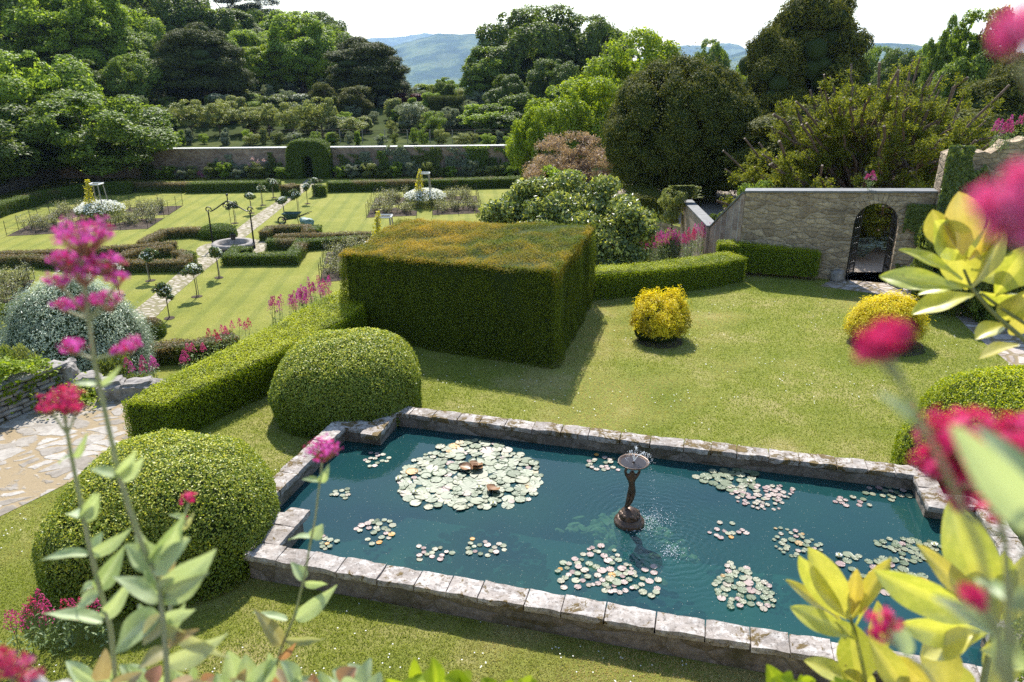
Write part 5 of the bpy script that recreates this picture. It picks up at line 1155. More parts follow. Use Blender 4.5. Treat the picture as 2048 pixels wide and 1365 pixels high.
# wheelbarrow
q = P(587, 449, LOW); e = empty('wheelbarrow', q, 'dark green metal wheelbarrow standing behind the brown hedge', 'wheelbarrow', rz=0)
green = plain('green_paint', (.02, .05, .035), .4, nz=(.05, .09, .07), nscale=12)
g = G(); V = []
for z, x0, x1, w in ((.32, -.28, .22, .2), (.62, -.5, .42, .34)): V += [(q.x+x0, q.y-w, q.z+z), (q.x+x1, q.y-w, q.z+z), (q.x+x1, q.y+w, q.z+z), (q.x+x0, q.y+w, q.z+z)]
g.add(V, [[0, 1, 2, 3], [0, 1, 5, 4], [1, 2, 6, 5], [2, 3, 7, 6], [3, 0, 4, 7]]); V2 = np.array(V)+[0, 0, .012]; g.tube([V[4], V[5], V[6], V[7], V[4]], .018, 5); g.build('tray', green, e)
for sy in (-1, 1):
    g = G(); g.tube([(q.x-.55, q.y+sy*.06, q.z+.22), (q.x+.1, q.y+sy*.2, q.z+.34), (q.x+.85, q.y+sy*.27, q.z+.62), (q.x+1.0, q.y+sy*.27, q.z+.64)], .02, 6); g.tube([(q.x+.3, q.y+sy*.22, q.z+.42), (q.x+.38, q.y+sy*.22, q.z)], .018, 6); g.build('handle', iron, e)
g = G(); g.tube([(q.x-.62+.2*math.cos(t), q.y, q.z+.2+.2*math.sin(t)) for t in np.linspace(0, 6.4, 20)], .04, 6); g.build('wheel', iron, e)
q = P(614, 455, LOW); g = G(); g.ico((q.x, q.y, q.z+.25), (.4, .3, .28), 3, 0, .35); tag(g.build('garden_bag', plain('green_cloth', (.05, .12, .09), .6, nz=(.25, .35, .3), nscale=6)), 'crumpled green and white garden sack beside the wheelbarrow', 'bag')
# ---------------------------------------------------------------- rose beds with obelisks
def bedset(c4, nm, obel=True):
    NL, NR, FR, FL = [P(*q, LOW) for q in c4]
    def B(s_, t): return (NL*(1-s_)+NR*s_)*(1-t)+(FL*(1-s_)+FR*s_)*t
    ctr = B(.5, .5); quad = []
    cr = .27; gp = .07
    for sx, sy in ((-1, -1), (1, -1), (1, 1), (-1, 1)):
        pts_ = [(.5+sx*gp, .5+sy*.5), (.5+sx*.5, .5+sy*.5), (.5+sx*.5, .5+sy*gp)]; a0, a1 = math.asin(gp/cr), math.acos(gp/cr)
        arc_ = [(.5+sx*cr*math.cos(a), .5+sy*cr*math.sin(a)) for a in np.linspace(a0, a1, 7)]
        poly = [B(*q) for q in pts_+arc_]; where = {(-1, -1): 'near left', (1, -1): 'near right', (1, 1): 'far right', (-1, 1): 'far left'}[(sx, sy)]
        sheet('soil_bed', [(q.x, q.y) for q in poly], LOW+.012, soil)
        e = empty('rose_bed_plants', B(.5+sx*.33, .5+sy*.33), 'thin white-flowering roses in the %s quarter of %s' % (where, nm), 'rose bushes', 'rose bushes of %s' % nm)
        g = G(); gs = G()
        for k in range(18):
            for _ in range(30):
                s_, t = .5+sx*R.uniform(.1, .45), .5+sy*R.uniform(.1, .40)+.02
                if (s_-.5)**2+(t-.5)**2 > .31**2: break
            q = B(s_, t); Hh = R.uniform(.45, .85)
            for j in range(5):
                tp = q+Vector((R.normal(0, .22), R.normal(0, .22), Hh*R.uniform(.6, 1.1))); gs.tube([q, q*.5+tp*.5+Vector((0, 0, .08)), tp], [.01, .008, .005], 4)
                m_ = 48; tt_ = R.uniform(.3, 1.05, m_)[:, None]; pp = np.array(q)*(1-tt_)+np.array(tp)*tt_+R.normal(0, .07, (m_, 3)); g.leaves(pp, np.tile([0, 0, .8], (m_, 1)), .06, .6, 1, 0, np.where(R.random(m_) < .13, 1., 0.))
        g.build('leaves', F_bedrose, e); gs.build('stems', bark, e)
        fe = empty('net_fence', B(.5+sx*.5, .5+sy*.5), 'netting on posts round the %s quarter of %s' % (where, nm), 'fence', 'netting round %s' % nm)
        g = G(); ring = [(.5+sx*gp, .5+sy*.5), (.5+sx*.3, .5+sy*.5), (.5+sx*.5, .5+sy*.5), (.5+sx*.5, .5+sy*.3), (.5+sx*.5, .5+sy*gp)]; ring = [B(*q) for q in ring]
        for q in ring: g.tube([q, q+Vector((0, 0, .8))], .014, 5)
        g.build('posts', iron, fe); g = G()
        for a, b in zip(ring[:-1], ring[1:]):
            for h_ in (.12, .4, .68): g.tube([a+Vector((0, 0, h_)), (a+b)/2+Vector((0, 0, h_-.03)), b+Vector((0, 0, h_))], .005, 4)
        g.build('net_wires', iron, fe)
    # daisies round the obelisk
    e = empty('daisy_clump', ctr, 'round clump of white daisies at the centre of %s' % nm, 'flowers', 'daisy clumps of the rose beds'); g = G(); m_ = 9000
    rad = ((NR-NL).length*.19)
    a = R.uniform(0, 6.283, m_); q = R.random(m_)**.5; hh = .95*(1-.35*q**3); z = R.random(m_)**.6
    g.leaves(np.c_[ctr.x+np.cos(a)*q*rad, ctr.y+np.sin(a)*q*rad, LOW+z*hh], np.c_[np.cos(a)*.6, np.sin(a)*.6, np.ones(m_)], .10, .25, .7, 0, None, dr=np.array([0, 0, 1.])); g.build('foliage', F_bank, e)
    g = G(); m_ = 1900; a = R.uniform(0, 6.283, m_); q = R.random(m_)**.5; hh = 1.02*(1-.35*q**3); side = R.random(m_)
    g.leaves(np.c_[ctr.x+np.cos(a)*q*rad*1.03, ctr.y+np.sin(a)*q*rad*1.03, LOW+hh*(1-.25*side*q)+R.normal(0, .03, m_)], np.tile([0, -.3, 1.], (m_, 1)), .075, .95, .5); g.build('blossoms', F_daisy, e)
    o = empty('obelisk', ctr, 'wooden obelisk in the middle of %s' % nm, 'obelisk', 'obelisks of the rose beds'); g = G()
    for sx in (-1, 1):
        for sy in (-1, 1): g.tube([(ctr.x+sx*.42, ctr.y+sy*.42, LOW), (ctr.x+sx*.27, ctr.y+sy*.27, LOW+1.95)], .035, 4)
    g.build('legs', timber, o); g = G()
    for a, b in (((-1, -1), (1, -1)), ((1, -1), (1, 1)), ((1, 1), (-1, 1)), ((-1, 1), (-1, -1))):
        p1, p2 = Vector((ctr.x+a[0]*.3, ctr.y+a[1]*.3, LOW+1.97)), Vector((ctr.x+b[0]*.3, ctr.y+b[1]*.3, LOW+1.97)); g.tube([p1, p2], .045, 4)
    g.build('top_frame', paintw, o)
    g = G(); m_ = 620; t = R.random(m_)**1.5; g.leaves(np.c_[ctr.x-.36+.14*t+np.clip(R.normal(0, .15, m_), -.3, .3)*(1.25-t), ctr.y-.3+R.normal(0, .1, m_), LOW+.6+t*1.65], np.tile([0, -.2, 1.], (m_, 1)), .10, .7, 1); o2 = g.build('golden_hop', F_yellowhop, None); tag(o2, 'golden-leaved climber on the obelisk of %s' % nm, 'climber', 'golden climbers')
    return ctr
bedset([(733, 436), (962, 427), (952, 392), (752, 396)], 'the rose bed right of the path')
bedset([(14, 473), (296, 458), (366, 412), (118, 420)], 'the rose bed left of the path')
bedset([(640, 566), (900, 540), (885, 478), (655, 505)], 'the rose bed behind the yew block')
bedset([(-210, 660), (20, 625), (70, 560), (-110, 580)], 'the rose bed behind the silver shrub')

# ---------------------------------------------------------------- valerian clumps in the middle distance
def valerian(c, n, h, spread, label, red=False, grp='valerian clumps by the hedges', fl=.045):
    e = empty('valerian_plant', c, label, 'valerian', grp); gl = G(); gf = G(); gs = G()
    for k in range(n):
        b = Vector((c[0]+R.normal(0, spread), c[1]+R.normal(0, spread*.6), c[2])); H = h*R.uniform(.7, 1.1); tp = b+Vector((R.normal(0, .05), R.normal(0, .05), H)); gs.tube([b, tp], [.006, .004], 4)
        m_ = 26; t = R.random(m_)[:, None]*.7; gl.leaves(np.array(b)+(np.array(tp-b))*t+R.normal(0, .05, (m_, 3)), np.tile([0, 0, 1.], (m_, 1)), .07, .4, 1)
        m_ = 90; t = R.random(m_); rr = .065*(1-t)*1.1+.015; a = R.uniform(0, 6.28, m_)
        gf.leaves(np.c_[tp.x+np.cos(a)*rr, tp.y+np.sin(a)*rr, tp.z-.10+t*.28*h/.7], np.c_[np.cos(a), np.sin(a), a*0+.4], fl*.7, .8, .9, 0, np.full(m_, R.choice([0, .5])))
    gl.build('leaves', F_val, e); gs.build('stems', F_val, e); gf.build('blossoms', F_valred if red else F_valflower, e)
for k, (px, py, n) in enumerate(((560, 660, 7), (590, 650, 9), (612, 635, 14), (640, 615, 10), (655, 628, 6))):
    valerian(P(px, py, LOW+1.5), n, .75, .16, 'pink valerian rising behind the long hedge near the yew block')
for k, (px, py, n) in enumerate(((400, 735, 3), (435, 715, 3), (462, 700, 4), (485, 690, 3))):
    valerian(P(px, py, -1.0), n, .6, .14, 'few red valerian heads above the middle of the long hedge', True)
for k, (px, py, n) in enumerate(((285, 775, 3), (310, 770, 4), (365, 755, 3))):
    valerian(P(px, py, -.6), n, .55, .14, 'pink valerian beside the stone blocks at the near end of the hedge')
for k, (px, py, n) in enumerate(((1208, 535, 9), (1232, 530, 8), (1285, 528, 12), (1315, 525, 12), (1345, 520, 10), (1378, 515, 8), (1410, 508, 13), (1428, 500, 13), (1265, 530, 5))):
    valerian(P(px, py, 0), n, .8, .2, 'pink valerian massed behind the low hedge below the brick walls', k == 5)
for k, (px, py) in enumerate(((85, 1305), (140, 1300), (185, 1290))):
    valerian(P(px, py, .0), 4, .62, .12, 'crimson valerian growing in the shadow below the broadest dome', True, 'valerian below the broad dome', .032)
q = ruin(1.25, 4.0); valerian(q, 9, .7, .2, 'pink valerian growing out of the broken wall top', grp=None)
q = ruin(2.3, 4.2); valerian(q, 9, .6, .3, 'second tuft of pink valerian on the ruined wall top', grp=None)
valerian(aw(3.35, 2.78, -.1), 3, .4, .06, 'small valerian seedling on the slate coping over the arch', grp=None)
for k in range(6):
    q = P(1900+k*32, 560-k*2, .3); place('border_shrub', 'shrub', [F_bank, F_syc, F_bank][k % 3], 1880+k*36, 430+R.uniform(-15, 25), 90, 18.9-k*.25, 'leafy shrub in the border below the ruined wall', 'shrub', 'border shrubs below the ruined wall', zb=0)
    valerian(P(1890+k*30, 570, .5), 5, .7, .25, 'pink valerian in the border below the ruined wall', False, 'valerian below the ruined wall')
# spurge
q = P(1315, 535, -.3); e = empty('spurge', q, 'lime-green spurge heads above the valerian', 'plant'); g = G(); gs = G()
for k in range(9):
    b = q+Vector((R.normal(0, .2), R.normal(0, .2), 0)); t_ = b+Vector((R.normal(0, .1), 0, R.uniform(.85, 1.15))); gs.tube([b, t_], .01, 4); m_ = 90; g.leaves(np.array(t_)+R.normal(0, .055, (m_, 3)), np.tile([0, 0, 1.], (m_, 1)), .04, .8, 1)
g.build('blossoms', F_lime2, e); gs.build('stems', F_bank, e)
# cardoon behind the gate
for k, (px, py) in enumerate(((1722, 520), (1765, 505))):
    q = P(px, py, 0); e = empty('cardoon', q, 'grey jagged-leaved plant inside the archway, %s' % ('nearer one' if k == 0 else 'farther one'), 'plant'); g = G()
    for j in range(16):
        a = j*2.4; Lf = R.uniform(.55, .85); d = np.array([math.cos(a), math.sin(a), 0]); t = np.linspace(.1, 1, 12)
        sp_ = np.array(q)+d*(t*Lf)[:, None]+np.c_[t*0, t*0, .75*np.sin(t*2.1)*.8]
        for sg in (-1, 1):
            s_ = np.array([-d[1], d[0], 0])*sg; g.leaves(sp_+s_*(.09*np.sin(t*3))[:, None], np.tile([0, 0, 1.], (12, 1)), .2, .3, .3, 0, None, dr=s_+d*.4, drj=.1)
    g.build('leaves', F_card, e)
# creeper on the ruined wall, ivy on the dry-stone wall
def creeper(n, f, label, mat=F_ivy, size=.10, cat='ivy'):
    g = G(); p, nr = f(n); g.leaves(p, nr, size, .85, .6); tag(g.build('ivy', mat), label, cat)
def f1(n):
    s_ = R.random(n)*2.2; z = R.uniform(1.2, 4.05, n); c = vnoise(np.c_[s_*2, z, z*0], 1.3, 5); k = c+(s_ < .45)*.25-.1*s_ > .50; s_, z = s_[k], z[k]
    return np.array([ruin(a, b, .12+R.uniform(0, .06)) for a, b in zip(s_, z)]), np.tile([N2.x, N2.y, .3], (len(s_), 1))
creeper(9000, f1, 'green creeper hanging down the face of the ruined wall')
def f2(n):
    s_ = LNG-R.random(n)**1.4*(LNG-sj1-.12); z = R.uniform(.1, 2.4, n); k = (vnoise(np.c_[s_*2, z, z*0], 1.5, 8)+(s_-LNG)*.25) > .42; s_, z = s_[k], z[k]
    return np.array([aw(a, b, .08+R.uniform(0, .05)) for a, b in zip(s_, z)]), np.tile([NN.x, NN.y, .3], (len(s_), 1))
creeper(4500, f2, 'dark creeper on the arched wall beside the right jamb', F_bank, .085)
def f3(n):
    s_ = R.random(n)*Lw; o_ = R.normal(-.12, .16, n); z = .72+np.abs(R.normal(0, .09, n))+.12*np.sin(s_*5); b = R.random(n) < .18; z = np.where(b, R.uniform(.3, .7, n), z); o_ = np.where(b, .2, o_)
    k = ~b | (vnoise(np.c_[s_*3, z*2, z*0], 1.3, 2) > .55); p = np.array([(*(a_+tt*a+nn_*o), zz) for a, o, zz in zip(s_[k], o_[k], z[k])]); return p, np.tile([0, -.1, 1.], (len(p), 1))
nn_ = nn
nn_ = Vector((tt.y, -tt.x))
creeper(6500, f3, 'yellow-green ivy spilling over the low dry-stone wall', F_lime2, .07)
def f4(n):
    q = P(150, 790, .1); return np.array(q)+R.normal(0, 1, (n, 3))*np.array([.28, .3, .12]), np.tile([0, -.1, 1.], (n, 1))
creeper(1800, f4, 'clump of yellow-green ivy between wall end and first stone block', F_lime2, .07)
def f5(n):
    Ys = 27.9; t = R.random(n); return np.array([tuple(D(1353+30*a+R.normal(0, 9), 372+24*R.random(), 28.4)) for a in t]), np.tile([0, -.1, 1.], (n, 1))
creeper(1400, f5, 'pale ivy over the far end of the slate coping', F_apple, .12)
for px, yt, w, Y, mt, lab in ((20, 690, 90, 14.6, F_apple, 'pale yellow-leaved bush behind the dry-stone wall'), (-10, 700, 120, 13.6, F_ivy, 'green bush at the left edge behind the dry-stone wall'), (230, 705, 90, 15.5, F_bank, 'small dark shrub between silver shrub and stone blocks'), (-30, 600, 150, 19, F_bank, 'dark bush at the left edge beyond the silver shrub')):
    place('border_shrub', 'loose_shrub', mt, px, yt, w, Y, lab, 'shrub', zb=LOW)

# ---------------------------------------------------------------- grass blades and daisies on the terrace
def inpoly(x, y, poly):
    ins = np.zeros(len(x), bool); n = len(poly)
    for k in range(n):
        (x1, y1), (x2, y2) = poly[k], poly[(k+1) % n]; c = ((y1 > y) != (y2 > y)) & (x < (x2-x1)*(y-y1)/((y2-y1) or 1e-9)+x1); ins ^= c
    return ins
NB = 720000
yy = 5.0+(22.2-5.0)*R.random(NB)**1.6; xx = (R.random(NB)-.5)*2*(yy*.74+1.8)
k = inpoly(xx, yy, TER) & ~inpoly(xx, yy, pond_out) & ~inpoly(xx, yy, LEFTP) & ~inpoly(xx, yy, RIGHTP) & ~inpoly(xx, yy, cube); xx, yy = xx[k], yy[k]; n = len(xx)
p = np.c_[xx, yy, np.zeros(n)]; dry = vnoise(p, .55, 44); a = R.uniform(0, 6.283, n); hgt = R.uniform(.010, .024, n)*(1.25-.5*dry)*(1+yy/30); w = R.uniform(.0025, .005, n)*(.8+yy/12)
d = np.c_[np.cos(a), np.sin(a), np.zeros(n)]; lean = np.c_[R.normal(0, .6, (n, 2))*hgt[:, None], hgt]
V = np.stack([p-d*w[:, None], p+d*w[:, None], p+lean], 1).reshape(-1, 3)
g = G(); g.add(V, np.arange(n*3).reshape(-1, 3), 0, None, np.clip((dry-.50)*3.2+R.normal(0, .15, n), 0, 1)); tag(g.build('grass', F_grass), 'short lawn grass of the pond terrace', 'grass', kind='stuff')
nd = 2600; yy = 5.2+15*R.random(nd)**1.5; xx = (R.random(nd)-.5)*2*(yy*.72+1.2); p = np.c_[xx, yy, np.full(nd, .03)]
k = inpoly(xx, yy, TER) & ~inpoly(xx, yy, pond_out) & ~inpoly(xx, yy, LEFTP) & ~inpoly(xx, yy, RIGHTP) & ~inpoly(xx, yy, cube) & (vnoise(p, 1.2, 61) > .55); p = p[k]; n = len(p)
g = G(); th = np.linspace(0, 6.283, 6, endpoint=False); s_ = .0075*(.7+p[:, 1]/14); V = (p[:, None, :]+np.stack([np.cos(th)[None]*s_[:, None], np.sin(th)[None]*s_[:, None], np.zeros((n, 6))], -1)).reshape(-1, 3)
g.add(V, np.arange(n*6).reshape(-1, 6)); tag(g.build('lawn_daisies', F_daisy), 'tiny white daisies scattered in the terrace lawn', 'daisies', kind='stuff')

# ---------------------------------------------------------------- FOREGROUND: wall top, valerian, magnolia
topst = plain('parapet_stone', (.14, .12, .09), .9, nz=(.55, .53, .5), nscale=28, bmp=.5)
g = G(); tw = empty('terrace_parapet', (0, .2, 3.5), 'old stone parapet below the viewpoint, its lichen-white top showing at the bottom corner', 'wall')
g.box((0, .10, 2.60), (14, 1.84, 5.26), 0); g.build('wall_face', drystone, tw)
for k, (px, py, Y, sx, sy, sz, rz_) in enumerate(((30, 1362, .62, .16, .14, .10, .3), (130, 1420, .62, .13, .12, .08, -.2), (-40, 1345, .64, .14, .12, .12, .1))):
    q = D(px, py, Y); st_ = stone(tuple(q-Vector((0, 0, sz*.35))), (sx*.75, sy*.8, sz), rz_, 700+k, .03, 0, R.random()); st_.build('top_stone', topst, tw, True)
def blade(g, base, d, up, Ln, Wd, fold=.25, curl=.25, m=0, tip=1.0, nx=9, ny=18, tint=0, rnd=None, wave=.02, shape=.8):
    """a single leaf: midrib from base along d, arching towards -up; pointed ends, folded along the midrib"""
    d = np.array(d, float); d /= np.linalg.norm(d); up = np.array(up, float); up = up-d*np.dot(up, d); up /= np.linalg.norm(up); s_ = np.cross(d, up); V = []
    for j in range(ny+1):
        t = j/ny; wd = Wd/2*(math.sin(math.pi*t**shape)**(.75 if shape > .7 else 1.0) if 0 < t < 1 else 0)+.0012; ang = curl*t*1.6
        c = np.array(base)+Ln*(t*d*math.cos(ang*.5)-up*math.sin(ang*.5)*t)
        for i_ in range(nx):
            u_ = -1+2*i_/(nx-1); V.append(c+s_*u_*wd*math.cos(fold)+up*(abs(u_)**1.4*wd*math.sin(fold)+wave*Ln*.3*math.sin(t*11+u_*2)*abs(u_)))
    r0_ = rnd if rnd is not None else R.random(); mid = (nx-1)/2
    rr_ = [min(1.25, r0_+(.75 if abs(i_+.5-mid) < .6 else 0)+(.16 if (j+int(abs(i_+.5-mid))) % 3 == 0 else -.05)+R.normal(0, .05)) for j in range(ny) for i_ in range(nx-1)]
    g.add(V, [[j*nx+i_, j*nx+i_+1, (j+1)*nx+i_+1, (j+1)*nx+i_] for j in range(ny) for i_ in range(nx-1)], m, rr_, tint)
def m_magleaf():
    m, nt, p = nodes('magnolia_leaf'); v = pos(nt); r = N(nt, 'ShaderNodeAttribute', attribute_name='rnd').outputs['Fac']; t = N(nt, 'ShaderNodeAttribute', attribute_name='tint').outputs['Fac']
    col = mix(nt, r, (.34, .40, .05), (.60, .60, .14)); col = mix(nt, t, col, (.62, .38, .13))
    sp = noise(nt, 60, 3, .5, v); col = mix(nt, ramp(nt, sp, [(.72, (0, 0, 0)), (.75, (.8, .8, .8))]), col, (.07, .04, .01))
    col = mix(nt, .5, col, ramp(nt, noise(nt, 22, 4, .6, v), [(.3, (.75, .78, .7)), (.7, (1.2, 1.15, 1.1))]), 'MULTIPLY')
    L(nt, col, p.inputs['Base Color']); p.inputs['Roughness'].default_value = .3; p.inputs['Specular IOR Level'].default_value = 1.0; p.inputs['Coat Weight'].default_value = .5; p.inputs['Coat Roughness'].default_value = .12
    tr = N(nt, 'ShaderNodeBsdfTranslucent'); mx = N(nt, 'ShaderNodeMixShader'); mx.inputs[0].default_value = .42; L(nt, mix(nt, 1., col, (1.15, 1.1, .5), 'MULTIPLY'), tr.inputs[0]); L(nt, p.outputs[0], mx.inputs[1]); L(nt, tr.outputs[0], mx.inputs[2]); L(nt, mx.outputs[0], nt.nodes['Material Output'].inputs[0])
    bump(nt, p, noise(nt, 35, 3, .5, v), .25, .004); return m
magleaf = m_magleaf(); magstem = plain('magnolia_stem', (.12, .15, .04), .5, nz=(.2, .2, .07), nscale=30)
CAMP = np.array([0, 0, CAMZ])
def leaf2(g, x0, y0, x1, y1, Y0, Y1, wpx, face=0.0, curl=.25, fold=.3, tint=0, rnd=None, wave=.02, shape=.8, m=0, magn=0):
    """leaf whose stalk end and tip stand at two surveyed points; face turns the blade about its midrib"""
    a = np.array(D(x0, y0, Y0)); b = np.array(D(x1, y1, Y1)); d = b-a; Ln = np.linalg.norm(d); d /= Ln
    tov = CAMP-a; up = tov-d*np.dot(tov, d); up /= np.linalg.norm(up); s_ = np.cross(d, up); up = up*math.cos(face)+s_*math.sin(face)
    blade(g, a, d, up, Ln*(1+curl*.12), wpx/ppm((Y0+Y1)/2, (a[2]+b[2])/2), fold, curl*.6, m, tint=tint, rnd=rnd, wave=wave, shape=shape)
def stemline(g, pts_, rad, m=0, n=8, root=True):
    p = [D(*q) for q in pts_]; p = p+[Vector((p[-1].x, p[-1].y, 5.2))] if root and p[-1].z > 5.25 else p
    if len(p) > 2:                                               # smooth it
        a = np.array([tuple(q) for q in p]); t = np.arange(len(a)); tt2 = np.linspace(0, len(a)-1, len(a)*4); p = [tuple(np.array([np.interp(q, t, a[:, c]) for c in range(3)])) for q in tt2]
    rr = np.interp(np.linspace(0, 1, len(p)), np.linspace(0, 1, len(rad)), rad); g.tube(p, rr, n, m)
# upper magnolia shoot, right
e = empty('magnolia_branch', D(2048, 760, 1.5), 'yellow-green magnolia shoot reaching in from the right over the archway', 'branch')
Ym = 1.55
L1 = [ # base xy, tip xy, width px, face, curl, tint
 (1925, 510, 1925, 392, 62, .2, .2, .55), (1912, 500, 1860, 432, 50, -.6, .3, .35), (1930, 520, 1880, 450, 60, .3, .1, .0), (1938, 520, 2016, 430, 42, .7, .3, .6),
 (1925, 560, 1815, 490, 30, .9, .2, 0), (1925, 578, 1765, 544, 38, .5, .3, 0), (1932, 580, 1915, 488, 62, 0, .2, .15), (1945, 575, 2020, 462, 34, .8, .1, .3),
 (1955, 560, 2040, 530, 46, .5, .3, .1), (1945, 575, 1840, 575, 40, .9, .3, 0), (1950, 590, 1832, 612, 42, .6, .3, .1), (1960, 585, 2048, 600, 48, .8, .2, .1),
 (1990, 590, 2060, 500, 60, .4, .2, .1), (1950, 560, 1995, 410, 30, 1.0, .1, .2), (2015, 650, 1958, 662, 36, .8, .5, .2), (2040, 690, 1955, 710, 34, .8, .2, .3), (2010, 640, 2060, 590, 70, .4, .2, .2), (2030, 620, 2070, 660, 60, .3, .2, .3), (1938, 530, 1985, 455, 48, -.3, .2, .1)]
g = G(); r_ = np.random.default_rng(3)
for x0, y0, x1, y1, w, fc, cu, ti in L1: leaf2(g, x0, y0, x1, y1, Ym+r_.uniform(-.03, .03), Ym+r_.uniform(-.06, .05), w*1.28, fc+r_.uniform(-.3, .3), cu+.1, .4, ti, r_.random(), shape=1.35, wave=.04)
g.build('leaves', magleaf, e, True); g = G(); stemline(g, [(1928, 540, Ym), (1945, 580, Ym), (1985, 625, Ym), (2060, 690, Ym-.02), (2200, 900, Ym-.1), (2400, 1300, Ym-.3)], [.003, .005, .006]); stemline(g, [(1960, 585, Ym), (2000, 615, Ym), (2070, 660, Ym), (2205, 905, Ym-.1)], [.003, .005], root=False); g.build('stem', magstem, e, True)
# lower magnolia shoots
e = empty('magnolia_branch', D(1720, 1380, 1.0), 'yellow magnolia shoot with two whorls of leaves above the front coping', 'branch'); Ym = 1.15; g = G()
L2 = [(1698, 1240, 1630, 1112, 58, .3, .15, .1), (1692, 1240, 1600, 1128, 44, -.5, .1, .0), (1685, 1245, 1592, 1165, 26, .6, .2, .35), (1702, 1240, 1768, 1130, 34, -.3, .15, .35), (1698, 1235, 1692, 1164, 22, .3, .1, .1), (1702, 1230, 1714, 1150, 30, .2, .1, .5), (1712, 1250, 1745, 1165, 26, .9, .2, .05),
      (1705, 1275, 1600, 1222, 42, .2, .5, .0), (1715, 1280, 1680, 1245, 24, .3, .2, 0), (1720, 1370, 1708, 1266, 72, .0, .2, .1), (1712, 1370, 1622, 1318, 40, .5, .3, .1), (1750, 1340, 1765, 1225, 40, .3, .3, .2), (1745, 1400, 1700, 1350, 60, .2, .2, .1)]
for x0, y0, x1, y1, w, fc, cu, ti in L2: leaf2(g, x0, y0, x1, y1, Ym+r_.uniform(-.02, .02), Ym+r_.uniform(-.04, .03), w*1.1, fc+r_.uniform(-.25, .25), cu+.1, .4, ti, r_.random(), shape=1.3, wave=.04)
g.build('leaves', magleaf, e, True); g = G(); stemline(g, [(1700, 1235, Ym), (1712, 1270, Ym), (1725, 1330, Ym), (1735, 1400, Ym)], [.003, .004, .005]); g.build('stem', magstem, e, True)
e = empty('magnolia_branch', D(2000, 1400, 1.0), 'big-leaved magnolia shoot at the bottom right in front of the pond', 'branch'); Ym = .98; g = G()
L3 = [(1990, 1245, 1915, 1040, 92, .1, .35, .0), (1988, 1250, 1866, 1110, 40, .3, .15, .4), (1985, 1245, 1770, 1165, 76, -.35, .1, .0), (1995, 1245, 1940, 1125, 68, .2, .2, .35), (2000, 1240, 2015, 1130, 46, .5, .2, .0), (2010, 1250, 2060, 1130, 60, .3, .3, .1), (1960, 1265, 1845, 1300, 66, .3, .4, .2), (1975, 1270, 1835, 1270, 60, -.6, .3, .0), (1900, 1390, 1870, 1280, 70, .2, .3, .25), (1870, 1400, 1800, 1330, 64, .1, .2, .4), (1990, 1400, 2010, 1270, 66, .5, .3, .1), (1820, 1400, 1760, 1300, 52, .2, .2, .2), (1930, 1400, 1900, 1330, 60, .1, .2, .1), (2060, 1330, 1985, 1300, 50, .5, .2, .0)]
for x0, y0, x1, y1, w, fc, cu, ti in L3: leaf2(g, x0, y0, x1, y1, Ym+r_.uniform(-.02, .02), Ym+r_.uniform(-.04, .03), w*1.1, fc+r_.uniform(-.25, .25), cu+.1, .4, ti, r_.random(), shape=1.3, wave=.04)
g.build('leaves', magleaf, e, True); g = G(); stemline(g, [(1990, 1235, Ym), (1985, 1275, Ym), (1970, 1340, Ym), (1960, 1400, Ym)], [.004, .005, .006]); g.build('stem', magstem, e, True)
# valerian stems close to the lens
F_vfg = foliage('magenta_florets', (.50, .02, .26), (.85, .20, .60), (.50, .02, .05), .4, .6, .2, (1.1, .75, 1))
F_vfr = foliage('crimson_florets', (.50, .01, .09), (.82, .08, .26), (.55, .05, .2), .4, .6, .2, (1.1, .6, .8))
F_vfd = foliage('bud_and_calyx', (.36, .20, .12), (.5, .26, .18), None, .3, .6)
F_vlf = foliage('grey_green_blade', (.30, .38, .17), (.46, .53, .32), (.42, .14, .10), .38, .42, .5, (1.15, 1.15, .6))
def floret_head(gf, gd, c, r, n, Y, fl, seed=0, squash=.6):
    n = int(n*.8); fl = fl*(.85 if Y > .6 else 1)
    c = np.array(c); rr = np.random.default_rng(seed); d = unit(rr.normal(size=(n, 3))); d[:, 2] = np.abs(d[:, 2])-.25; d = unit(d); lump = 1+.35*np.sin(d[:, :1]*5+seed)*np.sin(d[:, 1:2]*4+seed*2); p = c+d*np.array([r, r, r*squash])*rr.uniform(.6, 1.18, (n, 1))*lump
    for k in range(n):                                           # five-petalled floret
        nr = unit(d[k]+rr.normal(0, .35, 3)); t = unit(np.cross(nr, rr.normal(size=3))); b = np.cross(nr, t); V = [p[k]]; F = []
        for j in range(5):
            a = j*1.2566; da = .42; e1 = t*math.cos(a-da)+b*math.sin(a-da); e2 = t*math.cos(a)+b*math.sin(a); e3 = t*math.cos(a+da)+b*math.sin(a+da)
            V += [p[k]+e1*fl*.7, p[k]+e2*fl+nr*fl*.1, p[k]+e3*fl*.7]; F.append([0, 1+3*j, 2+3*j, 3+3*j])
        gf.add(V, F, 0, rr.random(), 0 if rr.random() < .7 else rr.random())
    for k in range(0, n, 3): gd.tube([c-np.array([0, 0, r*.9]), p[k]-d[k]*fl*.3], [.0009, .0006], 3, cap=False)
